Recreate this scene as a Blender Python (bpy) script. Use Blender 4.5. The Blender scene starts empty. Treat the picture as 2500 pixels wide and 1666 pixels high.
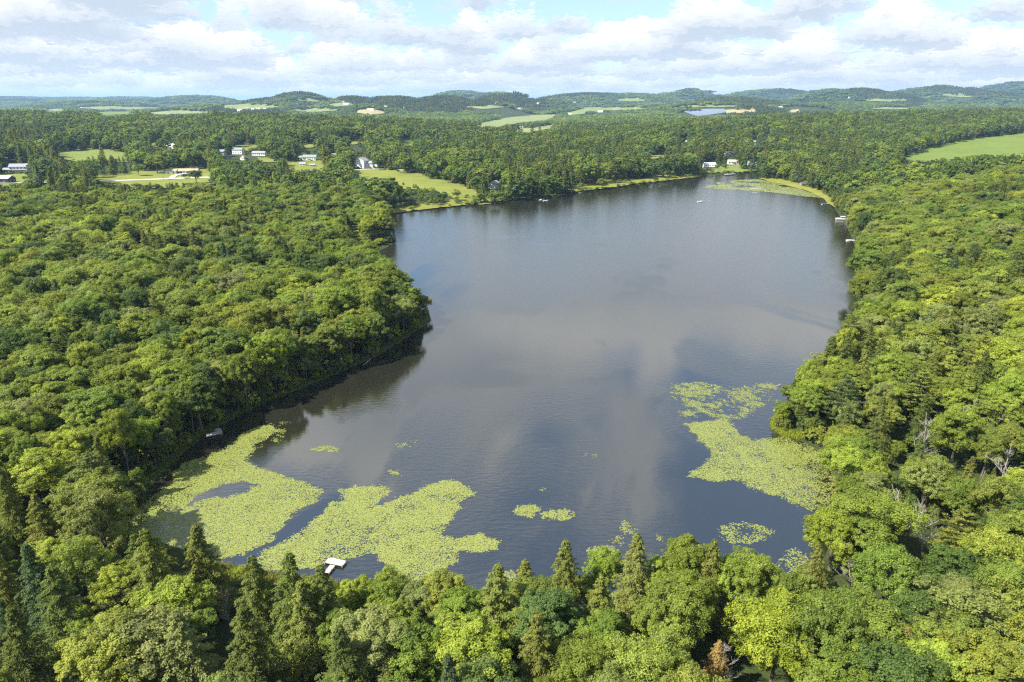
import bpy, bmesh, math, random
import numpy as np
from mathutils import Vector, Matrix
from mathutils.geometry import delaunay_2d_cdt

random.seed(7)
rng = np.random.default_rng(7)
sc = bpy.context.scene
COL = sc.collection
R = math.radians

# ------------------------------------------------------------------ camera
CAM_H = 85.0
PITCH = R(19.41)
FPX, CX, CY = 1666.0, 1250.0, 833.0           # focal length and centre on the 2500 px wide photograph
cd = bpy.data.cameras.new('camera')
cd.sensor_width = 36.0
cd.lens = 36.0 * FPX / 2500.0
cd.clip_start = 0.5
cd.clip_end = 120000.0
cam = bpy.data.objects.new('camera', cd)
cam.location = (0, 0, CAM_H)
cam.rotation_euler = (R(90) - PITCH, 0, 0)
COL.objects.link(cam)
sc.camera = cam

# ------------------------------------------------------------------ sun, sky, exposure
SUN_DIR = Vector((-0.62, -0.27, 0.74)).normalized()      # towards the sun: high on the left
sun_el = math.asin(SUN_DIR.z)
sun_az = math.atan2(SUN_DIR.x, SUN_DIR.y)
sl = bpy.data.lights.new('sun', 'SUN')
sl.energy = 4.2
sl.angle = R(0.53)
sl.color = (1.0, 0.95, 0.86)
sun = bpy.data.objects.new('sun', sl)
sun.rotation_euler = (-SUN_DIR).to_track_quat('-Z', 'Y').to_euler()
COL.objects.link(sun)

vs = sc.view_settings
vs.view_transform = 'Standard'
vs.look = 'None'
vs.gamma = 1.0
vs.use_curve_mapping = False
EXPOSURE = 1.52
vs.exposure = EXPOSURE
SKY_STRENGTH = 0.085
CLOUD_SEED = 227.8


class NT:
    """small helper for wiring node trees"""
    def __init__(self, nt):
        self.nt = nt

    def n(self, kind, props=None, **ins):
        nd = self.nt.nodes.new(kind)
        for k, v in (props or {}).items():
            setattr(nd, k, v)
        for k, v in ins.items():
            self.s(nd, k, v)
        return nd

    def s(self, nd, key, v):
        if isinstance(key, str) and key.startswith('i') and key[1:].isdigit():
            sock = nd.inputs[int(key[1:])]
        else:
            sock = nd.inputs[key.replace('_', ' ')] if isinstance(key, str) else nd.inputs[key]
        if isinstance(v, bpy.types.NodeSocket):
            self.nt.links.new(v, sock)
        else:
            if sock.type == 'RGBA' and hasattr(v, '__len__') and len(v) == 3:
                v = (*v, 1.0)
            sock.default_value = v

    def m(self, op, a, b=0.0, c=0.0, clamp=False):
        nd = self.n('ShaderNodeMath', {'operation': op, 'use_clamp': clamp}, i0=a, i1=b)
        if op in ('MULTIPLY_ADD', 'SMOOTH_MIN', 'SMOOTH_MAX', 'COMPARE'):
            self.s(nd, 'i2', c)
        return nd.outputs[0]

    def vm(self, op, a, b=(0, 0, 0), scale=None):
        nd = self.n('ShaderNodeVectorMath', {'operation': op}, i0=a)
        if op == 'SCALE':
            self.s(nd, 'Scale', scale)
        elif op not in ('NORMALIZE', 'LENGTH'):
            self.s(nd, 'i1', b)
        return nd.outputs['Value'] if op in ('LENGTH', 'DOT_PRODUCT') else nd.outputs[0]

    def mix(self, f, a, b, blend='MIX'):
        nd = self.n('ShaderNodeMix', {'data_type': 'RGBA', 'blend_type': blend, 'clamp_factor': True})
        self.s(nd, 'i0', f)
        self.s(nd, 'i6', a)
        self.s(nd, 'i7', b)
        return nd.outputs[2]

    def mr(self, v, a, b, c=0.0, d=1.0, smooth=False):
        nd = self.n('ShaderNodeMapRange', {'interpolation_type': 'SMOOTHSTEP' if smooth else 'LINEAR'}, i0=v, i1=a, i2=b, i3=c, i4=d)
        return nd.outputs[0]

    def noise(self, vec, scale, detail=3.0, rough=0.5, dist=0.0, dims='3D', w=None):
        nd = self.n('ShaderNodeTexNoise', {'noise_dimensions': dims}, Vector=vec, Scale=scale, Detail=detail, Roughness=rough, Distortion=dist)
        if w is not None:
            self.s(nd, 'W', w)
        return nd.outputs['Fac']


def build_world():
    w = bpy.data.worlds.new('World')
    sc.world = w
    w.use_nodes = True
    w.cycles.sampling_method = 'MANUAL'
    w.cycles.sample_map_resolution = 512
    t = NT(w.node_tree)
    w.node_tree.nodes.clear()
    sky = t.n('ShaderNodeTexSky', {'sky_type': 'NISHITA', 'sun_disc': False, 'sun_elevation': sun_el, 'sun_rotation': sun_az,
                                   'air_density': 1.0, 'dust_density': 0.6, 'ozone_density': 1.6, 'altitude': 400.0})
    co = t.n('ShaderNodeTexCoord').outputs['Generated']
    d = t.vm('NORMALIZE', co)
    sx = t.n('ShaderNodeSeparateXYZ', i0=d)
    dz = t.m('MAXIMUM', sx.outputs[2], 0.004)
    inv = t.m('DIVIDE', 1.0, t.m('ADD', dz, 0.085))
    flat = t.vm('MULTIPLY', d, (1, 1, 0))
    p0 = t.vm('SCALE', flat, scale=inv)
    off = (CLOUD_SEED, 3.1 + CLOUD_SEED * 0.37, 0)
    W = 1.0 / (SKY_STRENGTH * 2 ** EXPOSURE)                        # what shows as white
    wc = lambda r, g, b: (r * W, g * W, b * W)
    skycol = t.mix(t.mr(dz, 0.0, 0.30, 0.55, 0.10), sky.outputs[0], wc(.34, .57, .88))
    col = skycol
    # cumulus field: slices from the flat base up to the domed tops, nearest (lowest) slice drawn last
    K = 10
    body = t.noise(t.vm('ADD', p0, off), 0.22, 2.0, 0.5)            # where the larger cloud groups gather
    gather = t.mr(body, 0.35, 0.65, 0.03, -0.03)
    rag = t.m('MULTIPLY', t.m('SUBTRACT', t.noise(t.vm('MULTIPLY', d, (1, 1, 2.5)), 70.0, 3.0, 0.65), 0.5), 0.16)   # ragged billows
    for k in range(K - 1, -1, -1):
        f = k / (K - 1)
        h = 1.0 + 0.34 * f
        pk = t.vm('ADD', t.vm('SCALE', p0, scale=t.m('ADD', rag, h)), (off[0], off[1], f * 0.30))
        n1 = t.noise(pk, 1.0, 4.0, 0.55)
        thr = 0.484 + 0.115 * f ** 1.3
        nn = t.m('SUBTRACT', n1, gather)
        a = t.mr(nn, thr, thr + 0.032, 0.0, 1.0, True)
        lo = (.61, .705, .835)
        hi = (1.16, 1.155, 1.13)
        e = min(1.0, f * 1.9) ** 0.8
        base = tuple(lo[i] + (hi[i] - lo[i]) * e for i in range(3))
        rim = t.mr(nn, thr + 0.01, thr + 0.10, 1.0, 0.0, True)
        ck = t.mix(t.m('MULTIPLY', rim, 0.55 * (1 - f)), wc(*base), wc(1.0, 1.03, 1.07))
        col = t.mix(t.m('MULTIPLY', a, 0.80), col, ck)
    # air between us and far clouds pales them
    fade = t.m('POWER', 2.718, t.m('MULTIPLY', dz, -42.0))
    col = t.mix(t.m('MULTIPLY', fade, 0.6), col, wc(.90, .97, 1.03))
    bg = t.n('ShaderNodeBackground', Color=col, Strength=SKY_STRENGTH)
    out = t.n('ShaderNodeOutputWorld')
    w.node_tree.links.new(bg.outputs[0], out.inputs[0])


build_world()

cy = sc.cycles
cy.max_bounces = 6
cy.diffuse_bounces = 3
cy.glossy_bounces = 2
cy.transmission_bounces = 3
cy.transparent_max_bounces = 4
cy.volume_bounces = 0
cy.caustics_reflective = False
cy.caustics_refractive = False
cy.sample_clamp_indirect = 4.0
cy.use_denoising = False
cy.denoiser = 'OPENIMAGEDENOISE'
cy.denoising_input_passes = 'RGB_ALBEDO_NORMAL'
cy.denoising_prefilter = 'ACCURATE'
cy.use_adaptive_sampling = False
cy.filter_width = 1.3
sc.render.use_persistent_data = False

# ------------------------------------------------------------------ geometry helpers
COSP, SINP = math.cos(PITCH), math.sin(PITCH)
S = 2500.0 / 2353.0


def D(pts):
    """points measured on the 2353 px wide view of the photograph -> 2500 px"""
    return [(x * S, y * S) for x, y in pts]


def ray(px, py):
    u = (np.asarray(px, float) - CX) / FPX
    v = (CY - np.asarray(py, float)) / FPX
    return u, COSP + v * SINP, -SINP + v * COSP


def at_z(px, py, z=0.0):
    u, dy, dz = ray(px, py)
    t = (z - CAM_H) / dz
    return u * t, dy * t


def proj(x, y, z):
    z = np.asarray(z, float) - CAM_H
    fw = y * COSP - z * SINP
    fw = np.where(fw < 1.0, 1.0, fw)
    up = y * SINP + z * COSP
    return CX + FPX * x / fw, CY - FPX * up / fw


def inpoly(px, py, poly):
    px = np.asarray(px, float); py = np.asarray(py, float)
    r = np.zeros(px.shape, bool)
    n = len(poly)
    for i in range(n):
        x1, y1 = poly[i]; x2, y2 = poly[(i + 1) % n]
        if y1 == y2:
            continue
        c = ((y1 > py) != (y2 > py)) & (px < (x2 - x1) * (py - y1) / (y2 - y1) + x1)
        r ^= c
    return r


def smooth(a, b, x):
    t = np.clip((x - a) / (b - a), 0, 1)
    return t * t * (3 - 2 * t)


def densify(poly, step):
    out = []
    for i in range(len(poly)):
        a = np.array(poly[i], float); b = np.array(poly[(i + 1) % len(poly)], float)
        k = max(1, int(np.hypot(*(b - a)) / step))
        for j in range(k):
            out.append(tuple(a + (b - a) * j / k))
    return out


_vr = np.random.default_rng(99).random((256, 256))


def vnoise(x, y):
    """cheap value noise for terrain relief"""
    xi = np.floor(x).astype(int); yi = np.floor(y).astype(int)
    fx = x - xi; fy = y - yi
    fx = fx * fx * (3 - 2 * fx); fy = fy * fy * (3 - 2 * fy)
    g = lambda a, b: _vr[a % 256, b % 256]
    return (g(xi, yi) * (1 - fx) + g(xi + 1, yi) * fx) * (1 - fy) + (g(xi, yi + 1) * (1 - fx) + g(xi + 1, yi + 1) * fx) * fy - 0.5


def fbm(x, y, o=4):
    s = 0; a = 1.0
    for i in range(o):
        s = s + a * vnoise(x + 17.3 * i, y - 9.1 * i); x = x * 2.03; y = y * 2.03; a *= 0.5
    return s


# ------------------------------------------------------------------ lake outline
# water that can be seen in the photograph
WATER_SEEN = D([(285, 1216), (330, 1137), (400, 1067), (470, 1008), (560, 957), (640, 917), (720, 887), (800, 852), (870, 822), (925, 787), (985, 740),
                (993, 668), (979, 632), (945, 608), (912, 597), (897, 575), (914, 556), (914, 505), (897, 495), (960, 488), (1050, 478), (1140, 470),
                (1240, 461), (1330, 447), (1430, 433), (1530, 421), (1610, 411), (1650, 405), (1725, 402), (1740, 412), (1800, 425), (1850, 437), (1895, 459),
                (1915, 500), (1940, 530), (1953, 570), (1955, 610), (1960, 640), (1948, 735), (1915, 770), (1850, 830), (1795, 882), (1786, 925), (1770, 972),
                (1830, 1015), (1878, 1047), (1890, 1110), (1893, 1180), (1880, 1225), (1850, 1268), (1800, 1312), (1775, 1312), (1700, 1288), (1600, 1278),
                (1500, 1284), (1420, 1268), (1350, 1272), (1280, 1282), (1230, 1306), (1180, 1322), (1090, 1344), (1050, 1340), (950, 1362), (880, 1352),
                (800, 1322), (760, 1330), (738, 1322), (700, 1305), (600, 1300), (510, 1292), (450, 1262), (380, 1240), (300, 1226)])
# the shoreline itself, behind the trees too
LAKE_PX = D([(262, 1218), (300, 1160), (330, 1130), (400, 1060), (465, 1002), (555, 952), (640, 912), (720, 882), (800, 847), (870, 817), (925, 782), (990, 738),
             (985, 715), (900, 690), (840, 640), (830, 600), (850, 580), (880, 574), (912, 556), (905, 545), (870, 520), (860, 505), (888, 493), (960, 485), (1050, 475), (1140, 468),
             (1240, 458), (1330, 444), (1430, 430), (1530, 418), (1610, 408), (1650, 402), (1730, 398), (1790, 397), (1790, 404), (1745, 410), (1800, 422), (1860, 437), (1903, 457),
             (1925, 490), (1950, 530), (1966, 570), (1972, 620), (1974, 680), (1965, 740), (1930, 780), (1875, 840), (1815, 900), (1800, 940), (1772, 968), (1774, 985),
             (1800, 1003), (1840, 1012), (1900, 1050), (1925, 1110), (1930, 1180), (1915, 1235), (1890, 1290), (1850, 1345), (1780, 1375), (1700, 1385), (1500, 1392),
             (1300, 1396), (1100, 1394), (1000, 1400), (900, 1385), (830, 1362), (775, 1338), (735, 1330), (650, 1322), (560, 1308), (505, 1296), (440, 1268), (370, 1245)])
_lx, _ly = at_z(*np.array(LAKE_PX).T)
LAKE = list(zip(_lx.tolist(), _ly.tolist()))


def lake_sd(x, y):
    """distance to the shoreline in metres, negative on the water"""
    x = np.asarray(x, float); y = np.asarray(y, float)
    d2 = np.full(x.shape, 1e18)
    n = len(LAKE)
    for i in range(n):
        ax, ay = LAKE[i]; bx, by = LAKE[(i + 1) % n]
        ex, ey = bx - ax, by - ay
        t = np.clip(((x - ax) * ex + (y - ay) * ey) / (ex * ex + ey * ey + 1e-9), 0, 1)
        d2 = np.minimum(d2, (x - ax - t * ex) ** 2 + (y - ay - t * ey) ** 2)
    d = np.sqrt(d2)
    return np.where(inpoly(x, y, LAKE), -d, d)


# ------------------------------------------------------------------ terrain height
def z_at(px, py, Y):
    u, dy, dz = ray(px, py)
    return CAM_H + dz * (Y / dy)


CREST = np.array([(-600, 282, 1500), (0, 280, 1500), (600, 285, 1500), (950, 297, 1450), (1100, 312, 1400), (1250, 325, 1300), (1400, 333, 1250),
                  (1500, 330, 1250), (1600, 318, 1300), (1750, 300, 1400), (1900, 287, 1500), (2200, 279, 1600), (2500, 273, 1700), (3100, 270, 1700)], float)
CREST_Q = (CREST[:, 0] - CX) / FPX / 1.05
CREST_Z = np.maximum(5.0, z_at(CREST[:, 0], CREST[:, 1], CREST[:, 2]) - 16.0)
# px, py of the top, half width px, distance, depth spread, tree height to take off
HILLS = [(60, 241, 260, 15000, .16, 0), (330, 242, 220, 15000, .16, 0), (472, 238, 85, 8500, .1, 5), (210, 248, 110, 5200, .08, 12), (640, 250, 120, 5200, .08, 12),
         (735, 228, 70, 3900, .10, 13), (690, 236, 90, 4100, .1, 13), (860, 233, 70, 3700, .10, 13), (960, 230, 90, 3700, .10, 13), (1070, 232, 95, 3700, .10, 13), (1190, 243, 70, 3600, .09, 13),
         (1130, 225, 75, 8500, .08, 4), (1210, 228, 60, 8500, .08, 4), (1258, 228, 38, 4300, .06, 13), (1230, 235, 70, 4300, .08, 13), (1330, 243, 60, 4300, .08, 13),
         (1450, 232, 120, 5800, .1, 8), (1560, 231, 80, 5800, .1, 8), (1700, 217, 62, 6600, .08, 8), (1640, 228, 70, 6600, .08, 8), (1790, 229, 60, 6600, .08, 8), (1890, 224, 110, 10500, .1, 0),
         (2030, 219, 60, 5000, .09, 10), (2110, 215, 62, 5000, .09, 10), (2180, 222, 50, 5000, .09, 10), (1800, 236, 100, 4200, .1, 12),
         (2290, 213, 70, 5800, .08, 10), (2350, 216, 60, 5800, .08, 10), (2240, 219, 60, 5800, .08, 10), (2480, 208, 80, 11000, .1, 0), (2530, 211, 70, 6400, .08, 8), (2420, 226, 80, 5200, .08, 10),
         (1620, 277, 110, 2350, .10, 13), (1500, 286, 70, 2250, .09, 13), (1760, 282, 90, 2350, .1, 13), (1330, 287, 130, 3050, .12, 0), (1480, 270, 140, 3500, .1, 0),
         (2100, 250, 200, 3600, .12, 12), (2380, 252, 180, 3600, .12, 12), (560, 262, 160, 3400, .1, 0), (130, 268, 200, 3300, .1, 10), (900, 266, 60, 3000, .06, 0),
         (1750, 262, 130, 3200, .08, 0), (-300, 240, 250, 9000, .12, 5), (2800, 210, 200, 7000, .12, 8)]
HC = []
for px, py, hw, Y, dep, th in HILLS:
    Y = min(Y, 6500 + 0.25 * max(0, Y - 6500))
    u, dy, dz = ray(px, py)
    HC.append((float(u * Y / dy), Y, float(CAM_H + dz * Y / dy - th), hw / FPX * Y * 1.35, dep * Y))


def height(x, y):
    x = np.asarray(x, float); y = np.asarray(y, float)
    d = lake_sd(x, y)
    dp = np.maximum(d, 0)
    q = x / np.maximum(y, 60.0)
    zc = np.interp(q, CREST_Q, CREST_Z)
    yc = np.interp(q, CREST_Q, CREST[:, 2])
    t = dp / (dp + np.maximum(yc - y, 1.0))
    front = zc * t ** 1.45
    zv = 8.0 + 6.0 * smooth(2500, 9000, y)
    back = zv + (zc - zv) * (1 - smooth(0, 800, y - yc))
    z = np.where(y < yc, front, back)
    # wooded slope on the right shore
    right = smooth(0, 70, x - (38 + 0.49 * (y - 117)))
    rise = 33.0 * smooth(6, 235, dp) * right * (1 - smooth(680, 960, y)) * smooth(-300, 0, y)
    z = np.maximum(z, rise) * 0.55 + np.where(z > rise, z, rise) * 0.45
    # bank, then gentle rolling
    bank = 0.55 * (1 - np.exp(-dp / 2.2)) + 0.02 * np.minimum(dp, 60)
    z = z + np.where(d > 0, bank, -np.minimum(2.5, -d * 0.22))
    z = z + smooth(15, 120, dp) * 1.6 * fbm(x / 90.0, y / 90.0, 3)
    far = smooth(1900, 3200, y)
    z = z + far * 22.0 * fbm(x / 700.0 + 5, y / 700.0, 4)
    hz = np.zeros_like(z)
    for hx, hy, ht, sw, sd_ in HC:
        m = np.abs(y - hy) < 3.2 * sd_
        if not np.any(m):
            continue
        g = np.zeros_like(z)
        gy = np.exp(-((y[m] - hy) / sd_) ** 2) if z.ndim else np.exp(-((y - hy) / sd_) ** 2)
        gx = np.exp(-np.abs((x[m] - hx) / sw) ** 2.2)
        g[m] = np.maximum(0, ht - 9.0) * gx * gy
        hz = np.maximum(hz, g)
    return z + hz * (1 + 0.10 * fbm(x / 260.0, y / 260.0, 3))


def H1(x, y):
    return float(height(np.array([x]), np.array([y]))[0])


def ground_at(px, py, near=40.0, far=16000.0):
    """where the ray through a pixel of the photograph meets the terrain"""
    px = np.atleast_1d(np.asarray(px, float)); py = np.atleast_1d(np.asarray(py, float))
    u, dy, dz = ray(px, py)
    ts = np.geomspace(near, far, 420)
    X = u[:, None] * ts / dy[:, None]; Y = np.broadcast_to(ts, X.shape); Z = CAM_H + dz[:, None] * ts / dy[:, None]
    Hh = height(X.ravel(), Y.ravel().copy()).reshape(X.shape)
    below = Z < Hh
    i = np.where(below.any(1), below.argmax(1), len(ts) - 1)
    i = np.maximum(i, 1)
    r = np.arange(len(px))
    a = (Z - Hh)[r, i - 1]; b = (Z - Hh)[r, i]
    f = np.clip(a / (a - b + 1e-9), 0, 1)
    t = ts[i - 1] + (ts[i] - ts[i - 1]) * f
    x = u * t / dy; y = t
    return x, y, height(x, y.copy())


# ------------------------------------------------------------------ object helpers
def mesh_np(name, verts, faces, mats=(), mat_idx=None, smooth_=False, attrs=None):
    """faces: (n, k) integer array or list of lists"""
    me = bpy.data.meshes.new(name)
    verts = np.asarray(verts, np.float32)
    if isinstance(faces, np.ndarray):
        n, k = faces.shape
        me.vertices.add(len(verts)); me.vertices.foreach_set('co', verts.ravel())
        me.loops.add(n * k); me.loops.foreach_set('vertex_index', faces.ravel().astype(np.int32))
        me.polygons.add(n)
        me.polygons.foreach_set('loop_start', np.arange(0, n * k, k, dtype=np.int32))
    else:
        me.from_pydata(verts.tolist(), [], faces)
        n = len(faces)
    for m in mats:
        me.materials.append(m)
    if mat_idx is not None:
        me.polygons.foreach_set('material_index', np.asarray(mat_idx, np.int32))
    if smooth_:
        me.polygons.foreach_set('use_smooth', np.ones(n, bool))
    for an, (dom, val) in (attrs or {}).items():
        val = np.asarray(val, np.float32)
        a = me.attributes.new(an, 'FLOAT_VECTOR' if val.ndim == 2 else 'FLOAT', dom)
        a.data.foreach_set('vector' if val.ndim == 2 else 'value', val.ravel())
    me.update()
    me.validate()
    return me


def link(name, data, parent=None, loc=(0, 0, 0), rot=(0, 0, 0), scale=(1, 1, 1)):
    o = bpy.data.objects.new(name, data)
    o.location = loc; o.rotation_euler = rot; o.scale = scale
    o.parent = parent
    COL.objects.link(o)
    return o


def tag(o, label=None, cat=None, group=None, kind=None):
    if label: o['label'] = label
    if cat: o['category'] = cat
    if group: o['group'] = group
    if kind: o['kind'] = kind
    return o


class MB:
    """collects boxes, bars and prisms into one mesh"""
    def __init__(self):
        self.v = []; self.f = []

    def add(self, vs, fs):
        b = len(self.v)
        self.v += [tuple(p) for p in vs]
        self.f += [[i + b for i in f] for f in fs]
        return self

    def box(self, x0, x1, y0, y1, z0, z1):
        return self.add([(x0, y0, z0), (x1, y0, z0), (x1, y1, z0), (x0, y1, z0), (x0, y0, z1), (x1, y0, z1), (x1, y1, z1), (x0, y1, z1)],
                        [[3, 2, 1, 0], [4, 5, 6, 7], [0, 1, 5, 4], [1, 2, 6, 5], [2, 3, 7, 6], [3, 0, 4, 7]])

    def prism(self, pts, x0, x1):
        """profile in y,z swept along x"""
        n = len(pts)
        return self.add([(x0, *p) for p in pts] + [(x1, *p) for p in pts],
                        [list(range(n))[::-1], list(range(n, 2 * n))] + [[i, (i + 1) % n, n + (i + 1) % n, n + i] for i in range(n)])

    def tube(self, pts, rad, sides=7):
        pts = [Vector(p) for p in pts]
        rad = rad if hasattr(rad, '__len__') else [rad] * len(pts)
        vs = []; fs = []
        for i, p in enumerate(pts):
            d = (pts[min(i + 1, len(pts) - 1)] - pts[max(i - 1, 0)]).normalized()
            a = d.orthogonal().normalized(); b = d.cross(a)
            if i and vs:
                # keep the ring aligned with the one before
                ref = Vector(vs[-sides]) - pts[i - 1]
                ref = ref - d * ref.dot(d)
                if ref.length > 1e-6:
                    a = ref.normalized(); b = d.cross(a)
            for k in range(sides):
                g = 2 * math.pi * k / sides
                vs.append(tuple(p + (a * math.cos(g) + b * math.sin(g)) * rad[i]))
        for i in range(len(pts) - 1):
            for k in range(sides):
                fs.append([i * sides + k, i * sides + (k + 1) % sides, (i + 1) * sides + (k + 1) % sides, (i + 1) * sides + k])
        fs.append(list(range(sides))[::-1]); fs.append([(len(pts) - 1) * sides + k for k in range(sides)])
        return self.add(vs, fs)

    def mesh(self, name, mat):
        return mesh_np(name, self.v, self.f, [mat])

    def build(self, name, mat, parent=None, **k):
        return link(name, self.mesh(name, mat), parent, **k)


# ------------------------------------------------------------------ materials
MATS = {}


def material(name, fn):
    m = bpy.data.materials.new(name)
    m.use_nodes = True
    m.node_tree.nodes.clear()
    t = NT(m.node_tree)
    out = t.n('ShaderNodeOutputMaterial')
    surf = fn(t)
    m.node_tree.links.new(surf, out.inputs['Surface'])
    MATS[name] = m
    return m


def principled(t, col, rough=0.7, spec=0.3, normal=None, metal=0.0):
    nd = t.n('ShaderNodeBsdfPrincipled', Base_Color=col, Roughness=rough, Metallic=metal)
    t.s(nd, 'Specular IOR Level', spec)
    if normal is not None:
        t.s(nd, 'Normal', normal)
    return nd.outputs[0]


def plain(name, col, rough=0.7, spec=0.3, var=0.25, scale=2.0, metal=0.0):
    def fn(t):
        co = t.n('ShaderNodeTexCoord').outputs['Object']
        n = t.noise(co, scale, 5, 0.6)
        c = t.mix(t.mr(n, 0.3, 0.7), tuple(c * (1 - var) for c in col), tuple(min(1, c * (1 + var)) for c in col))
        return principled(t, c, rough, spec, metal=metal)
    return material(name, fn)


def leaf_material(name, trans=0.95, rough=0.6, spec=0.14):
    def fn(t):
        tint = t.n('ShaderNodeAttribute', {'attribute_type': 'INSTANCER', 'attribute_name': 'tint'}).outputs['Color']
        var = t.n('ShaderNodeAttribute', {'attribute_type': 'GEOMETRY', 'attribute_name': 'leafvar'}).outputs['Fac']
        c = t.mix(1.0, tint, t.mix(var, (0.66, 0.70, 0.62), (1.36, 1.30, 1.25)), 'MULTIPLY')
        tc = t.mix(1.0, c, (1.15 * trans, 1.15 * trans, 0.5 * trans), 'MULTIPLY')
        p = principled(t, c, rough, spec)
        tr = t.n('ShaderNodeBsdfTranslucent', Color=tc)
        mx = t.n('ShaderNodeAddShader')
        t.nt.links.new(p, mx.inputs[0]); t.nt.links.new(tr.outputs[0], mx.inputs[1])
        return mx.outputs[0]
    return material(name, fn)


leaf_material('leaf')
leaf_material('needle', 0.45, 0.6, 0.12)


def _bark(t):
    co = t.n('ShaderNodeTexCoord').outputs['Object']
    n = t.noise(t.vm('MULTIPLY', co, (3, 3, 0.6)), 2.0, 5, 0.65)
    return principled(t, t.mix(t.mr(n, 0.3, 0.7), (0.07, 0.055, 0.042), (0.20, 0.175, 0.145)), 0.9, 0.1)


material('bark', _bark)


def _dead(t):
    co = t.n('ShaderNodeTexCoord').outputs['Object']
    n = t.noise(t.vm('MULTIPLY', co, (3, 3, 0.8)), 2.5, 4, 0.6)
    return principled(t, t.mix(n, (0.20, 0.185, 0.16), (0.36, 0.335, 0.295)), 0.85, 0.1)


material('dead_wood', _dead)


def _ground(t):
    co = t.n('ShaderNodeTexCoord').outputs['Object']
    a = t.noise(co, 0.12, 6, 0.6)
    b = t.noise(co, 0.012, 5, 0.6)
    c = t.mix(t.mr(a, 0.3, 0.7), (0.020, 0.028, 0.010), (0.050, 0.060, 0.020))
    c = t.mix(t.mr(b, 0.35, 0.65), c, (0.042, 0.058, 0.018))
    bp = t.n('ShaderNodeBump', Strength=0.6, Distance=4.0, Height=t.noise(co, 0.06, 5, 0.7))
    return principled(t, c, 0.9, 0.1, bp.outputs[0])


material('forest_floor', _ground)


def meadow_mat(name, lo, hi, dry, scale=0.05, dryamt=0.3):
    def fn(t):
        co = t.n('ShaderNodeTexCoord').outputs['Object']
        a = t.noise(co, scale, 6, 0.65)
        b = t.noise(co, scale * 6, 5, 0.7)
        dn = t.noise(t.vm('ADD', co, (31, 17, 0)), scale * 0.6, 5, 0.6)
        c = t.mix(t.mr(a, 0.32, 0.68), lo, hi)
        c = t.mix(t.m('MULTIPLY', t.mr(b, 0.35, 0.7), 0.45), c, tuple(x * 0.62 for x in lo))
        c = t.mix(t.m('MULTIPLY', t.mr(dn, 0.48, 0.66), dryamt), c, dry)
        bp = t.n('ShaderNodeBump', Strength=0.5, Distance=0.6, Height=b)
        return principled(t, c, 0.9, 0.12, bp.outputs[0])
    return material(name, fn)


meadow_mat('meadow', (0.135, 0.165, 0.028), (0.195, 0.215, 0.042), (0.24, 0.21, 0.06))
meadow_mat('mown_lawn', (0.13, 0.170, 0.032), (0.175, 0.21, 0.045), (0.22, 0.22, 0.07), 0.08, 0.2)
meadow_mat('crop', (0.118, 0.165, 0.028), (0.140, 0.185, 0.034), (0.15, 0.20, 0.05), 0.010, 0.25)
meadow_mat('pasture', (0.135, 0.180, 0.060), (0.20, 0.235, 0.085), (0.29, 0.26, 0.12), 0.012, 0.5)
meadow_mat('stubble', (0.29, 0.25, 0.13), (0.36, 0.31, 0.17), (0.22, 0.22, 0.09), 0.012, 0.5)
meadow_mat('shore_turf', (0.14, 0.158, 0.024), (0.20, 0.208, 0.034), (0.27, 0.23, 0.06), 0.10, 0.35)
meadow_mat('marsh', (0.17, 0.185, 0.06), (0.23, 0.235, 0.075), (0.20, 0.16, 0.06), 0.06, 0.5)
plain('gravel', (0.42, 0.40, 0.36), 0.9, 0.1, 0.15, 0.3)
plain('sand', (0.46, 0.38, 0.28), 0.9, 0.1, 0.15, 0.3)
plain('white_siding', (0.84, 0.84, 0.82), 0.6, 0.3, 0.04)
plain('cream_siding', (0.68, 0.62, 0.52), 0.6, 0.3, 0.06)
plain('grey_siding', (0.45, 0.46, 0.47), 0.6, 0.3, 0.08)
plain('brown_siding', (0.20, 0.13, 0.09), 0.7, 0.3, 0.15)
plain('dark_siding', (0.055, 0.055, 0.065), 0.7, 0.3, 0.15)
plain('grey_roof', (0.26, 0.27, 0.29), 0.8, 0.2, 0.2)
plain('green_roof', (0.20, 0.25, 0.22), 0.8, 0.2, 0.15)
plain('tan_roof', (0.40, 0.31, 0.23), 0.8, 0.2, 0.2)
plain('white_roof', (0.70, 0.71, 0.72), 0.5, 0.4, 0.08)
plain('dark_roof', (0.09, 0.09, 0.10), 0.8, 0.2, 0.2)
plain('window_glass', (0.03, 0.035, 0.045), 0.12, 0.6, 0.2)
plain('white_paint', (0.80, 0.80, 0.79), 0.5, 0.4, 0.04)
plain('grey_boards', (0.40, 0.37, 0.33), 0.85, 0.15, 0.3, 3.0)
plain('pale_boards', (0.44, 0.41, 0.37), 0.8, 0.2, 0.15, 3.0)
plain('aluminium', (0.62, 0.63, 0.64), 0.35, 0.5, 0.06, metal=0.7)
plain('black_rubber', (0.02, 0.02, 0.022), 0.6, 0.3, 0.2)
plain('blue_canvas', (0.04, 0.09, 0.26), 0.75, 0.2, 0.12)
plain('pole_wood', (0.30, 0.26, 0.21), 0.85, 0.15, 0.2)
plain('stone', (0.27, 0.26, 0.24), 0.85, 0.2, 0.35, 1.5)
plain('brick_red', (0.30, 0.12, 0.08), 0.85, 0.2, 0.2)
plain('solar_glass', (0.16, 0.19, 0.26), 0.25, 0.5, 0.15)


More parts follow.
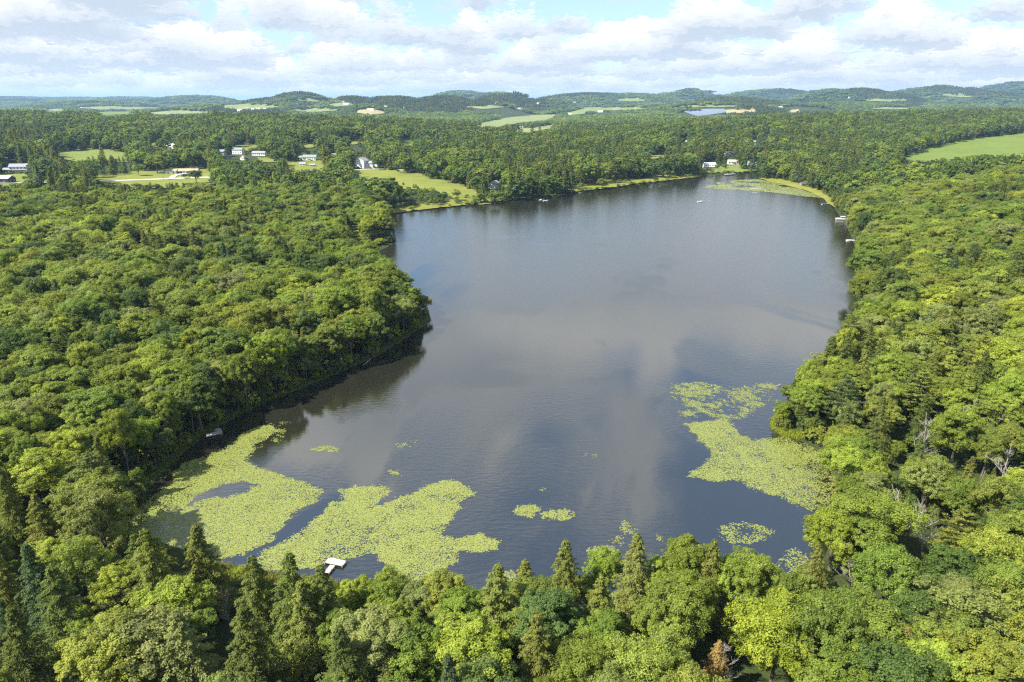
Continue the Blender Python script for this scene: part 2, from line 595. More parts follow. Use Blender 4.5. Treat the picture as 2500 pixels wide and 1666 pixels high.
def _water(t):
    co = t.n('ShaderNodeTexCoord').outputs['Object']
    sx = t.n('ShaderNodeSeparateXYZ', i0=co)
    # the breeze ruffles the far reach; slick water curls into it along a wandering edge
    big = t.noise(t.vm('MULTIPLY', co, (0.011, 0.006, 1)), 1.0, 3, 0.5, 2.2)
    fine = t.noise(t.vm('MULTIPLY', co, (0.035, 0.018, 1)), 1.0, 4, 0.6, 1.5)
    edge = t.m('ADD', t.m('MULTIPLY', sx.outputs[1], 0.0036), t.m('ADD', t.m('MULTIPLY', t.m('SUBTRACT', big, 0.5), 3.2), t.m('MULTIPLY', t.m('SUBTRACT', fine, 0.5), 0.9)))
    farwind = t.mr(edge, 0.80, 1.25, 0.0, 1.0, True)
    near = t.mr(t.noise(t.vm('MULTIPLY', co, (0.020, 0.012, 1)), 1.0, 4, 0.6, 1.0), 0.42, 0.62, 0.0, 1.0, True)
    nearwind = t.m('MULTIPLY', near, t.mr(sx.outputs[1], 225, 120, 0.03, 0.55))
    wind = t.m('MAXIMUM', farwind, nearwind)
    r1 = t.noise(t.vm('MULTIPLY', co, (0.42, 1.05, 1)), 1.0, 4, 0.62)
    r2 = t.noise(t.vm('MULTIPLY', co, (2.4, 4.4, 1)), 1.0, 3, 0.6)
    hgt = t.m('ADD', t.m('MULTIPLY', r1, 0.8), t.m('MULTIPLY', r2, 0.2))
    bp = t.n('ShaderNodeBump', Strength=t.m('ADD', 0.035, t.m('MAXIMUM', t.m('MULTIPLY', farwind, 0.17), t.m('MULTIPLY', nearwind, 0.85))), Distance=0.45, Height=hgt)
    murk = t.noise(co, 0.02, 4, 0.5)
    body = t.mix(murk, (0.012, 0.013, 0.009), (0.020, 0.019, 0.012))
    nd = t.n('ShaderNodeBsdfPrincipled', Base_Color=body, Roughness=t.mr(wind, 0, 1, 0.03, 0.12), IOR=2.6, Normal=bp.outputs[0])
    return nd.outputs[0]


material('lake_water', _water)


def _pad(t):
    var = t.n('ShaderNodeAttribute', {'attribute_type': 'GEOMETRY', 'attribute_name': 'leafvar'}).outputs['Fac']
    c = t.mix(var, (0.160, 0.192, 0.038), (0.248, 0.275, 0.068))
    c = t.mix(t.mr(var, 0.955, 0.975), c, (0.22, 0.13, 0.05))
    return principled(t, c, 0.36, 0.5)


material('lily_leaf', _pad)

# ------------------------------------------------------------------ the ground
def build_terrain():
    rad = [0.0]; r = 14.0
    while r < 46000:
        rad.append(r)
        r *= 1.016 if r < 9000 else 1.03
    az = list(np.arange(-52, 52.01, 0.26)) + list(np.arange(56, 304, 4.0))
    az = np.radians(np.array(az)); rad = np.array(rad[1:])
    A, Rr = np.meshgrid(az, rad)
    X = Rr * np.sin(A); Y = Rr * np.cos(A)
    Z = height(X.ravel(), Y.ravel()).reshape(X.shape)
    nR, nA = X.shape
    v = np.stack([X.ravel(), Y.ravel(), Z.ravel()], 1)
    i = np.arange(nR - 1)[:, None] * nA; j = np.arange(nA)[None, :]; j2 = (j + 1) % nA
    f = np.stack([i + j, i + j2, i + nA + j2, i + nA + j], -1).reshape(-1, 4)[:, ::-1]
    v = np.vstack([v, [[0, 0, H1(0.0, 1.0)]]])
    me = mesh_np('ground', v, np.ascontiguousarray(f), [MATS['forest_floor']], smooth_=True)
    bm = bmesh.new(); bm.from_mesh(me)
    bm.verts.ensure_lookup_table()
    c = bm.verts[len(v) - 1]
    for k in range(nA):
        bm.faces.new((c, bm.verts[(k + 1) % nA], bm.verts[k]))
    bm.to_mesh(me); bm.free()
    o = link('ground', me)
    tag(o, 'dark green forest floor and rolling land around the lake', None, None, 'structure')
    return v[:-1, 2].min(), v[:-1, 2].max()


Z_LOW, Z_HIGH = build_terrain()
print('Z', Z_LOW, Z_HIGH)


def build_lake():
    P = np.array(LAKE)
    n = len(P)
    # grow the sheet outward so the bank cuts the waterline
    out = []
    for i in range(n):
        a, b, c = P[i - 1], P[i], P[(i + 1) % n]
        e1 = b - a; e2 = c - b
        n1 = np.array([e1[1], -e1[0]]) / (np.hypot(*e1) + 1e-9); n2 = np.array([e2[1], -e2[0]]) / (np.hypot(*e2) + 1e-9)
        m = n1 + n2; m = m / (np.hypot(*m) + 1e-9)
        out.append(b + m * 3.0)
    area = 0.5 * np.sum(P[:, 0] * np.roll(P[:, 1], -1) - np.roll(P[:, 0], -1) * P[:, 1])
    if area < 0:
        out = [2 * P[i] - out[i] for i in range(n)]
    vs, es, fs, *_ = delaunay_2d_cdt([Vector(p) for p in out], [(i, (i + 1) % n) for i in range(n)], [], 1, 1e-4)
    me = mesh_np('lake_water', [(p.x, p.y, 0.0) for p in vs], [list(f) for f in fs], [MATS['lake_water']])
    o = link('lake_water', me)
    tag(o, 'calm grey blue lake reflecting clouds', None, None, 'structure')


build_lake()

# ------------------------------------------------------------------ fields, lawns, roads
def lift_at(y):
    return 0.30 + 0.0007 * np.maximum(y, 0)


def px_grid(poly, stepx, stepy):
    P = np.array(poly)
    gx, gy = np.meshgrid(np.arange(P[:, 0].min(), P[:, 0].max(), stepx), np.arange(P[:, 1].min(), P[:, 1].max(), stepy))
    k = inpoly(gx.ravel(), gy.ravel(), poly)
    return gx.ravel()[k], gy.ravel()[k]


def patch(name, poly, mat, label, lift=0.0, step=7.0, jitter=1.2):
    r = random.Random(name + str(poly[0]))
    b = [(x + r.uniform(-jitter, jitter), y + r.uniform(-jitter, jitter) * 0.5) for x, y in densify(poly, step)]
    gx, gy = px_grid(poly, step * 1.3, max(2.0, step * 0.5))
    ax = np.concatenate([np.array(b)[:, 0], gx]); ay = np.concatenate([np.array(b)[:, 1], gy])
    x, y, z = ground_at(ax, ay)
    n = len(b)
    vs, es, fs, *_ = delaunay_2d_cdt([Vector((p, q)) for p, q in zip(x.tolist(), y.tolist())], [(i, (i + 1) % n) for i in range(n)], [], 1, 1e-3)
    vx = np.array([v.x for v in vs]); vy = np.array([v.y for v in vs])
    vz = height(vx, vy.copy()) + lift_at(vy) + lift
    me = mesh_np(name, np.stack([vx, vy, vz], 1), [list(f) for f in fs], [MATS[mat]], smooth_=True)
    o = link(name, me)
    tag(o, label, None, None, 'structure')
    return o


def road(name, pts, width, mat, label, lift=0.25):
    b = []
    for i in range(len(pts) - 1):
        for j in range(6):
            b.append((pts[i][0] + (pts[i + 1][0] - pts[i][0]) * j / 6, pts[i][1] + (pts[i + 1][1] - pts[i][1]) * j / 6))
    b.append(pts[-1])
    b = np.array(b)
    x, y, z = ground_at(b[:, 0], b[:, 1])
    p = np.stack([x, y], 1)
    for _ in range(2):
        p[1:-1] = (p[:-2] + 2 * p[1:-1] + p[2:]) / 4
    d = np.gradient(p, axis=0); d /= np.hypot(d[:, 0], d[:, 1])[:, None] + 1e-9
    nrm = np.stack([-d[:, 1], d[:, 0]], 1)
    v = []
    for s in (-0.5, -0.17, 0.17, 0.5):
        qx = p[:, 0] + nrm[:, 0] * s * width; qy = p[:, 1] + nrm[:, 1] * s * width
        qz = height(qx, qy.copy()) + lift_at(qy) + lift + (0.06 if abs(s) < 0.3 else 0)
        v.append(np.stack([qx, qy, qz], 1))
    n = len(p)
    v = np.concatenate(v)
    f = [[k * n + i, k * n + i + 1, (k + 1) * n + i + 1, (k + 1) * n + i] for k in range(3) for i in range(n - 1)]
    o = link(name, mesh_np(name, v, f, [MATS[mat]], smooth_=True))
    tag(o, label, None, None, 'structure')


FIELDS = [
    ('meadow', [(130, 373), (190, 365), (250, 363), (318, 376), (316, 398), (270, 396), (205, 398), (135, 388)], 'mown_lawn', 'light green meadow behind the row of dark conifers'),
    ('lawn', [(150, 443), (234, 428), (319, 421), (410, 409), (515, 410), (520, 452), (420, 462), (270, 456), (150, 452)], 'meadow', 'lawn around the long tan roofed ranch house'),
    ('lawn', [(-20, 424), (62, 425), (75, 440), (60, 458), (-20, 460)], 'mown_lawn', 'lawn below the white farmhouse at picture left edge'),
    ('meadow', [(860, 414), (960, 416), (1020, 424), (1085, 440), (1140, 455), (1195, 482), (1200, 500), (1130, 503), (1100, 482), (1040, 466), (960, 462), (880, 446), (850, 430)], 'meadow', 'sloping meadow between the white farmhouse and lake'),
    ('shore_meadow', [(930, 516), (1000, 502), (1080, 497), (1110, 486), (1220, 484), (1230, 492), (1110, 505), (1000, 518), (940, 526)], 'shore_turf', 'yellow green grass strip along the bay shore'),
    ('shore_meadow', [(1350, 460), (1480, 441), (1560, 433), (1640, 428), (1715, 421), (1715, 433), (1560, 450), (1480, 462), (1400, 471), (1350, 474)], 'shore_turf', 'yellow green grass strip along the far shore'),
    ('shore_meadow', [(868, 596), (880, 588), (935, 582), (966, 582), (955, 590), (920, 600), (880, 608)], 'shore_turf', 'grassy point with trees jutting into the bay'),
    ('lawn', [(838, 545), (862, 540), (885, 566), (900, 592), (868, 600), (850, 575)], 'meadow', 'grassy clearing behind the point in the bay'),
    ('lawn', [(1715, 424), (1760, 408), (1800, 404), (1850, 412), (1850, 420), (1790, 424)], 'mown_lawn', 'lawn in front of the cottages by the inlet'),
    ('shore_meadow', D([(1742, 411), (1800, 413), (1850, 424), (1892, 440), (1930, 472), (1916, 478), (1880, 454), (1830, 438), (1790, 425)]), 'shore_turf', 'wide yellow green marsh edge under the far right trees'),
    ('crop_field', [(2165, 396), (2260, 364), (2360, 340), (2520, 318), (2640, 312), (2640, 400), (2520, 390), (2400, 385), (2250, 398)], 'crop', 'smooth bright green crop field on the right hill'),
    ('field', [(974, 339), (1014, 341), (1012, 358), (978, 360)], 'crop', 'small green field between trees above the farmhouse'),
    ('field', [(560, 352), (620, 350), (640, 362), (600, 372), (560, 366)], 'meadow', 'small grassy clearing behind the roadside houses'),
    ('lawn', [(628, 386), (690, 388), (700, 398), (640, 398)], 'meadow', 'grass strip in front of the long white house'),
    ('lawn', [(60, 440), (150, 436), (170, 444), (60, 448)], 'meadow', 'grass verge of the road left of the conifer row'),
    ('meadow', [(690, 353), (760, 348), (806, 356), (745, 364)], 'meadow', 'small clearing above the green roofed house'),
    ('meadow', [(320, 351), (400, 345), (445, 352), (380, 361)], 'mown_lawn', 'clearing in the woods above the ranch house'),
    ('meadow', [(815, 346), (885, 341), (905, 350), (850, 357)], 'meadow', 'small clearing in woods left of the green field'),
    ('meadow', [(1560, 380), (1640, 374), (1660, 382), (1590, 390)], 'meadow', 'clearing in woods left of the inlet cottages'),
    ('lawn', [(700, 396), (790, 392), (800, 412), (740, 424), (690, 412)], 'meadow', 'grass around the white house with green roof'),
    ('pasture', [(1135, 308), (1200, 293), (1300, 282), (1368, 281), (1345, 296), (1262, 302), (1230, 314), (1160, 316)], 'pasture', 'pale green pasture in the valley beyond the lake'),
    ('pasture', [(1235, 321), (1350, 304), (1360, 312), (1290, 325), (1250, 328)], 'pasture', 'narrow pale green strip below the valley pasture'),
    ('pasture', [(1372, 276), (1420, 263), (1560, 261), (1588, 268), (1470, 272), (1400, 283)], 'pasture', 'upper pale green pasture beside the wooded knoll'),
    ('pasture', [(850, 275), (900, 266), (960, 277), (905, 281)], 'stubble', 'tan field with a barn below the dark ridge'),
    ('pasture', [(345, 277), (420, 267), (512, 271), (522, 280), (380, 285)], 'pasture', 'green field on the left beyond the tree belt'),
    ('pasture', [(525, 258), (600, 252), (700, 259), (640, 269), (555, 268)], 'pasture', 'pale field on the hillside left of the village'),
    ('pasture', [(170, 262), (260, 258), (350, 261), (420, 264), (340, 272), (230, 270)], 'pasture', 'long pale hillside pasture at far left'),
    ('pasture', [(215, 274), (320, 272), (340, 279), (250, 283)], 'crop', 'green strip below the long far left pasture'),
    ('pasture', [(690, 268), (800, 264), (840, 270), (760, 276), (700, 275)], 'pasture', 'pale field right of the far village'),
    ('pasture', [(790, 255), (850, 252), (880, 258), (820, 262)], 'pasture', 'pale field around the high farm buildings'),
    ('pasture', [(1130, 262), (1200, 258), (1240, 263), (1180, 268)], 'pasture', 'pale field at the foot of the knoll'),
    ('pasture', [(1640, 262), (1740, 257), (1850, 258), (1760, 264)], 'pasture', 'long pale field above the solar array'),
    ('pasture', [(100, 268), (145, 264), (175, 271), (120, 275)], 'pasture', 'small pale field at far left beyond the trees'),
    ('pasture', [(700, 244), (760, 240), (820, 246), (770, 251)], 'pasture', 'pale clearing on the hill above the village'),
    ('pasture', [(1500, 240), (1560, 239), (1580, 248), (1500, 250)], 'pasture', 'pale far field on the central ridge'),
    ('pasture', [(2090, 246), (2160, 239), (2230, 246), (2180, 250)], 'pasture', 'pale clearing on the far right hillside'),
    ('pasture', [(2140, 262), (2230, 262), (2225, 268), (2100, 268)], 'pasture', 'long pale field below the far right hill'),
    ('pasture', [(2290, 232), (2340, 229), (2380, 238), (2330, 240)], 'pasture', 'pale clearing high on the far right hill'),
    ('stubble_field', [(1768, 270), (1850, 265), (1858, 274), (1775, 279)], 'stubble', 'tan field right of the solar array'),
    ('stubble_field', [(1915, 272), (1950, 268), (1955, 276), (1920, 278)], 'stubble', 'small tan field in the right middle distance'),
]
# open ground that trees must not cover when seen from the camera
CLEAR = [
    [(140, 374), (200, 366), (260, 366), (316, 380), (316, 392), (290, 380), (240, 376), (190, 390), (140, 386)],
    [(236, 432), (319, 424), (410, 412), (516, 412), (518, 442), (470, 446), (420, 444), (270, 446), (236, 442)],
    [(-20, 428), (58, 428), (62, 442), (-20, 450)],
    [(950, 420), (1020, 427), (1080, 442), (1135, 458), (1188, 484), (1192, 503), (1128, 500), (1100, 478), (1040, 452), (1000, 446), (960, 440)],
    [(860, 415), (960, 416), (962, 430), (880, 428)],
    [(938, 519), (1000, 507), (1080, 501), (1120, 495), (1200, 488), (1230, 489), (1115, 505), (1000, 519), (945, 526)],
    [(1370, 466), (1480, 446), (1560, 438), (1700, 427), (1706, 436), (1560, 450), (1480, 462), (1410, 470)],
    [(876, 598), (930, 587), (964, 585), (950, 592), (900, 602)],
    [(842, 548), (858, 545), (880, 572), (890, 592), (870, 596), (855, 575)],
    [(1720, 424), (1775, 412), (1840, 414), (1848, 420), (1790, 424)],
    [(2190, 390), (2270, 364), (2370, 340), (2520, 322), (2520, 372), (2400, 376), (2300, 388), (2200, 396)],
    [(978, 341), (1008, 343), (1006, 355), (982, 356)],
    [(1150, 306), (1200, 295), (1300, 284), (1360, 283), (1340, 294), (1262, 300), (1220, 308)],
    [(1260, 318), (1350, 306), (1356, 311), (1280, 321)],
    [(1385, 276), (1425, 265), (1555, 263), (1575, 267), (1460, 270)],
    [(860, 274), (900, 268), (950, 276), (905, 279)],
    [(360, 277), (420, 270), (510, 273), (515, 278), (385, 282)],
    [(540, 259), (600, 255), (690, 260), (640, 267), (560, 266)],
    [(108, 268), (145, 266), (168, 271), (122, 273)],
    [(710, 245), (760, 242), (812, 247), (770, 250)],
    [(1505, 242), (1558, 241), (1572, 247), (1505, 249)],
    [(2105, 246), (2160, 242), (2220, 246), (2180, 249)],
    [(2150, 263), (2225, 263), (2220, 267), (2120, 267)],
    [(2296, 233), (2340, 231), (2372, 237), (2330, 239)],
    [(1772, 271), (1846, 267), (1850, 273), (1778, 278)],
    [(1665, 273), (1768, 268), (1772, 277), (1700, 285), (1660, 281)],
    [(1918, 273), (1948, 270), (1950, 275), (1922, 277)],
    [(566, 355), (615, 353), (632, 361), (600, 366)],
    [(185, 263), (260, 260), (345, 262), (400, 264), (335, 269), (235, 268)], [(225, 275), (318, 274), (330, 278), (255, 281)], [(700, 269), (798, 266), (830, 270), (760, 274)],
    [(796, 256), (850, 254), (872, 258), (820, 261)], [(1140, 262), (1200, 260), (1230, 263), (1180, 266)], [(1650, 262), (1740, 259), (1830, 259), (1760, 263)],
    [(702, 395), (790, 393), (792, 408), (745, 416), (705, 408)], [(560, 378), (660, 384), (660, 390), (560, 388)], [(318, 441), (420, 437), (425, 443), (318, 446)], [(942, 520), (955, 508), (1010, 500), (1050, 498), (1048, 506), (1000, 514)],
    D([(1760, 412), (1800, 415), (1846, 427), (1888, 443), (1905, 458), (1880, 452), (1830, 437)]),
    [(632, 388), (688, 390), (692, 395), (642, 395)], [(70, 441), (140, 439), (150, 446), (70, 449)],
    [(700, 354), (760, 350), (795, 356), (745, 361)], [(335, 351), (400, 347), (435, 352), (380, 358)], [(825, 347), (883, 343), (898, 350), (850, 354)], [(1575, 380), (1640, 376), (1652, 381), (1590, 387)],
    WATER_SEEN,
]
for nm, poly, mt, lb in FIELDS:
    patch(nm, poly, mt, lb, step=7.0 if max(p[1] for p in poly) > 300 else 4.0)
road('road', [(-30, 449), (60, 448), (140, 447), (230, 446), (330, 442), (440, 438), (520, 435), (600, 432)], 8.0, 'gravel', 'pale country road passing below the ranch house')
road('road', [(820, 424), (850, 419), (900, 415), (960, 416), (1010, 420)], 6.0, 'gravel', 'pale lane in front of the large white farmhouse')
road('driveway', [(418, 440), (425, 432), (440, 428), (470, 428)], 6.0, 'gravel', 'pale driveway by the ranch house garage', 0.45)
patch('sand_bank', [(1365, 462), (1390, 458), (1400, 466), (1380, 470)], 'sand', 'bare sandy slope above the far shore', lift=0.5, step=4)

# ------------------------------------------------------------------ tree prototypes
NR = np.random.default_rng(21)


def unit(v):
    return v / (np.linalg.norm(v, axis=-1, keepdims=True) + 1e-9)


def leaf_quads(pos, nrm, size, aspect=0.6, axis=None):
    """rhombic leaves at pos facing nrm; axis gives the long direction when set"""
    n = len(pos)
    nrm = unit(nrm)
    a = axis if axis is not None else NR.normal(size=(n, 3))
    a = unit(a - nrm * np.sum(a * nrm, 1, keepdims=True))
    b = np.cross(nrm, a)
    s = size[:, None]
    fold = nrm * s * 0.16
    v = np.stack([pos - a * s, pos + b * s * aspect + fold, pos + a * s, pos - b * s * aspect + fold], 1).reshape(-1, 3)
    return v, np.arange(4 * n).reshape(n, 4)


def make_crown_broad(name, h, r, nlobes, nsub, nleaf, size, crown_lo=0.34, squash=0.85, seed=1):
    g = np.random.default_rng(seed)
    cz = h * (crown_lo + 1) / 2; ry = h * (1 - crown_lo) / 2
    lobes = []
    for i in range(nlobes):
        f = (i + 0.5) / nlobes
        el = math.asin(min(0.99, max(-0.7, 1 - 1.55 * f)))            # more lobes high and on the shoulders
        a = i * 2.399963 + g.uniform(-0.35, 0.35)
        k = g.uniform(0.48, 0.80)
        lobes.append((math.cos(a) * math.cos(el) * r * k, math.sin(a) * math.cos(el) * r * k, cz + math.sin(el) * ry * k * g.uniform(0.85, 1.1), r * g.uniform(0.27, 0.46)))
    lobes.append((g.uniform(-.15, .15) * r, g.uniform(-.15, .15) * r, cz + ry * 0.52, r * 0.42))
    P = []; Nn = []; V = []
    for lx, ly, lz, lr in lobes:
        c0 = np.array([lx, ly, lz])
        tone = g.uniform(0.15, 0.85)
        for s in range(nsub):
            d = unit(g.normal(size=3) + np.array([lx, ly, (lz - cz) * 1.0]) / r * 0.7 + np.array([0, 0, 0.55]))
            sc_ = c0 + d * lr * g.uniform(0.5, 1.25) * np.array([1, 1, squash])
            sr = lr * g.uniform(0.18, 0.40)
            m = max(4, int(nleaf * g.uniform(0.6, 1.4)))
            dd = unit(g.normal(size=(m, 3)) + d * 0.35)
            rr = g.uniform(0.25, 1.0, (m, 1)) ** 0.6
            P.append(sc_ + dd * rr * sr * np.array([1.1, 1.1, 1.05]))
            Nn.append(dd * 0.6 + d * 0.45 + np.array([-0.12, 0, 0.25]) + g.normal(size=(m, 3)) * 0.5)
            t2 = tone + g.uniform(-0.2, 0.2)
            V.append(np.clip(t2 + g.normal(size=m) * 0.16, 0, 1))
    P = np.concatenate(P); Nn = np.concatenate(Nn); V = np.concatenate(V)
    v, f = leaf_quads(P, Nn, size * g.uniform(0.65, 1.35, len(P)))
    return mesh_np(name, v, f, [MATS['leaf']], attrs={'leafvar': ('FACE', V)}), lobes


def make_trunk(name, h, lobes, r0=0.24, lean=0.0, limbs=7, sides=7, seed=1):
    g = np.random.default_rng(seed)
    mb = MB()
    top = h * 0.72
    pts = []
    for i in range(6):
        t = i / 5
        pts.append((lean * t * h * 0.06 + math.sin(t * 5 + seed) * 0.12, math.cos(t * 4 + seed) * 0.12 * t, -0.6 + t * (top + 0.6)))
    mb.tube(pts, [r0 * 1.25, r0, r0 * 0.85, r0 * 0.68, r0 * 0.5, r0 * 0.25], sides)
    for i, (lx, ly, lz, lr) in enumerate(lobes[:limbs]):
        z0 = h * (0.26 + 0.34 * i / max(1, limbs))
        t = min(1, (z0 + 0.6) / (top + 0.6))
        x0 = lean * t * h * 0.06; 
        e = Vector((lx, ly, lz)); s = Vector((x0, 0, z0))
        m = s.lerp(e, 0.5) + Vector((0, 0, -0.05 * h * 0.4))
        mb.tube([s, m, e, e + (e - m) * 0.35], [r0 * 0.42, r0 * 0.3, r0 * 0.17, r0 * 0.05], 5)
    return mb.mesh(name, MATS['bark'])


def make_conifer(name, h, r, levels, per, nspray, size, style='hemlock', seed=3):
    """boughs in whorls, each carrying flat drooping sprays"""
    g = np.random.default_rng(seed)
    P = []; Nn = []; A = []; V = []; Sz = []
    z_lo = 0.10 if style != 'pine' else 0.34
    for i in range(levels):
        t = (i + g.uniform(-0.3, 0.3)) / levels
        t = min(max(t, 0), 0.995)
        z = h * (z_lo + (1 - z_lo) * t)
        if style == 'pine':
            L0 = r * (0.55 + 0.5 * math.sin(min(1, (1 - t) * 1.25) * math.pi * 0.62)) * (1 - t ** 4)
        else:
            L0 = r * (1 - t ** 1.25) ** 0.95 * (0.72 + 0.28 * min(1, t / 0.15))
        k = max(3, int(round(per * (0.55 + 0.45 * (1 - t)))))
        a0 = g.uniform(0, 6.28)
        for j in range(k):
            a = a0 + j * 2 * math.pi / k + g.uniform(-0.3, 0.3)
            L = (L0 * g.uniform(0.5, 1.28) + 0.34)
            if style == 'pine':
                if g.random() < 0.22:
                    continue
                up = 0.28
            else:
                up = 0.10 + 0.45 * t
            d = np.array([math.cos(a), math.sin(a), 0.0]); side = np.array([-math.sin(a), math.cos(a), 0.0])
            m = max(5, int(nspray * (0.35 + 0.65 * L / r) * g.uniform(0.8, 1.2)))
            s = g.uniform(0.12, 1.0, m) ** 0.75
            w = (0.36 * L * (1.05 - s) + 0.16) * g.uniform(-1, 1, m)
            drop = (up * s - (0.42 if style != 'pine' else 0.1) * s * s) * L - np.abs(w) * (0.22 if style != 'pine' else -0.12)
            p = np.array([0, 0, z]) + d * (s * L)[:, None] + side * w[:, None]
            p[:, 2] += drop + g.normal(size=m) * 0.07
            ax = d[None] * 0.8 + side[None] * (np.sign(w) * 0.75)[:, None]
            ax[:, 2] += (0.5 if style == 'pine' else -0.35) + g.normal(size=m) * 0.25
            nn = np.array([0, 0, 1.0])[None] + d[None] * (0.45 if style != 'pine' else 0.2) + g.normal(size=(m, 3)) * 0.42
            P.append(p); A.append(ax); Nn.append(nn)
            V.append(np.clip(g.uniform(0.25, 0.75) + g.normal(size=m) * 0.16, 0, 1))
            Sz.append(size * g.uniform(0.7, 1.3, m))
    # leader
    m = 14
    P.append(np.stack([g.normal(size=m) * 0.05, g.normal(size=m) * 0.05, h * g.uniform(0.95, 1.02, m)], 1))
    A.append(np.array([[0, 0, 1.0]]) + g.normal(size=(m, 3)) * 0.4); Nn.append(g.normal(size=(m, 3))); V.append(np.full(m, 0.6)); Sz.append(np.full(m, size * 0.8))
    P = np.concatenate(P); A = np.concatenate(A); Nn = np.concatenate(Nn); V = np.concatenate(V); Sz = np.concatenate(Sz)
    v, f = leaf_quads(P, Nn, Sz, 0.36 if style != 'pine' else 0.42, axis=A)
    return mesh_np(name, v, f, [MATS['needle']], attrs={'leafvar': ('FACE', V)})


def make_conifer_trunk(name, h, r0=0.22):
    mb = MB()
    mb.tube([(0, 0, -0.6), (0, 0, h * 0.3), (0.03, 0.02, h * 0.7), (0, 0, h * 0.97)], [r0 * 1.2, r0 * 0.9, r0 * 0.45, 0.03], 7)
    g = random.Random(h)
    for i in range(10):
        z = h * (0.12 + 0.05 * i); a = g.uniform(0, 6.28); L = h * 0.09
        mb.tube([(0, 0, z), (math.cos(a) * L, math.sin(a) * L, z - 0.1)], [0.05, 0.015], 4)
    return mb.mesh(name, MATS['bark'])


def make_dead(name, h, seed, spread=0.5, fine=True):
    g = random.Random(seed)
    mb = MB(); tw = MB()

    def grow(p, d, L, r, lv):
        n = 4
        pts = [p]; q = p.copy(); dd = d.copy()
        for i in range(n):
            dd = (dd + Vector((g.uniform(-.2, .2), g.uniform(-.2, .2), g.uniform(-.05, .15)))).normalized()
            q = q + dd * L / n
            pts.append(q.copy())
        (mb if lv < 1 else tw).tube(pts, [r * (1 - 0.75 * i / n) for i in range(n + 1)], 6 if lv < 2 else 4)
        if lv >= (3 if fine else 2):
            return
        for k in range(g.randint(4, 6) if lv else 9):
            t = g.uniform(0.35, 1.0) if lv else 0.25 + 0.75 * (k + g.random()) / 9
            b = pts[min(n, int(t * n))]
            a = g.uniform(0, 6.28)
            e = Vector((math.cos(a), math.sin(a), g.uniform(0.1, 0.9)))
            nd = (dd * 0.5 + e * spread * 1.5).normalized()
            grow(b, nd, L * g.uniform(0.38, 0.62) if lv else h * g.uniform(0.26, 0.46) * (1.2 - t * 0.9), r * (0.5 if lv else 0.45), lv + 1)
    grow(Vector((0, 0, -0.4)), Vector((0, 0, 1)), h, h * 0.0125, 0)
    return mb.mesh(name + '_stem', MATS['dead_wood']), tw.mesh(name + '_twigs', MATS['dead_wood'])


def make_clump(name, seed, conifer=False):
    """a patch of far canopy, about 24 m across: several crowns of big faces"""
    g = np.random.default_rng(seed)
    P = []; Nn = []; V = []; Sz = []
    for i in range(11):
        a = i * 2.4 + g.uniform(-.3, .3); q = 11.5 * math.sqrt((i + 0.4) / 11)
        c = np.array([math.cos(a) * q, math.sin(a) * q, 0.0]); hh = g.uniform(9, 17); rr = g.uniform(3.2, 5.2)
        m = 70
        d = unit(g.normal(size=(m, 3)) + np.array([0, 0, 0.4])); d[:, 2] = np.abs(d[:, 2])
        if conifer:
            u = g.uniform(0, 1, m) ** 0.7
            p = c + np.stack([d[:, 0] * rr * 0.75 * (1 - u), d[:, 1] * rr * 0.75 * (1 - u), 2 + u * (hh + 1)], 1)
        else:
            p = c + d * np.array([rr, rr, hh * 0.42]) * g.uniform(0.75, 1.05, (m, 1)) + np.array([0, 0, hh * 0.55])
        P.append(p); Nn.append(d + np.array([0, 0, 0.3]) + g.normal(size=(m, 3)) * 0.35)
        V.append(np.clip(g.uniform(0.1, 0.9) + g.normal(size=m) * 0.12, 0, 1)); Sz.append(g.uniform(1.0, 1.9, m))
    v, f = leaf_quads(np.concatenate(P), np.concatenate(Nn), np.concatenate(Sz), 0.75)
    return mesh_np(name, v, f, [MATS['needle' if conifer else 'leaf']], attrs={'leafvar': ('FACE', np.concatenate(V))})


PROTO = []      # dicts: kind, crown mesh, trunk mesh, h, r


def add_proto(kind, crown, trunk, h, r):
    PROTO.append(dict(kind=kind, crown=crown, trunk=trunk, h=h, r=r)); return len(PROTO) - 1


BROAD = []; CON = []; PINE = []; BUSH = []; DEAD = []
for i, (h, r, nl, lo, sq) in enumerate([(16, 4.6, 16, .30, .85), (17, 4.2, 15, .32, .95), (15, 5.0, 18, .36, .75), (18, 4.0, 16, .28, 1.0), (16, 4.8, 20, .34, .8), (15.5, 4.4, 14, .40, .8), (17, 4.5, 22, .30, .9)]):
    cm, lob = make_crown_broad('broad_crown', h, r, nl, 26, 92, 0.118, lo, sq, seed=40 + i)
    BROAD.append(add_proto('broad', cm, make_trunk('broad_trunk', h, lob, 0.25, (i % 3 - 1) * 0.8, 8, seed=i), h, r))
# thin airy crowns that let limbs show
for i, (h, r) in enumerate([(16, 4.3), (17, 3.9)]):
    cm, lob = make_crown_broad('airy_crown', h, r, 16, 15, 56, 0.115, .36, .8, seed=70 + i)
    BROAD.append(add_proto('airy', cm, make_trunk('airy_trunk', h, lob, 0.22, 0.5, 14, seed=i + 9), h, r))
for i, (h, r, lv, per) in enumerate([(18, 4.6, 38, 8), (17, 4.3, 36, 7), (19, 5.0, 40, 8), (16, 4.6, 34, 8)]):
    CON.append(add_proto('conifer', make_conifer('conifer_crown', h, r, lv, per, 120, 0.175, 'hemlock', 80 + i), make_conifer_trunk('conifer_trunk', h), h, r))
for i, (h, r) in enumerate([(20, 4.4), (19, 4.0)]):
    PINE.append(add_proto('pine', make_conifer('pine_crown', h, r, 22, 6, 120, 0.23, 'pine', 90 + i), make_conifer_trunk('pine_trunk', h, 0.26), h, r))
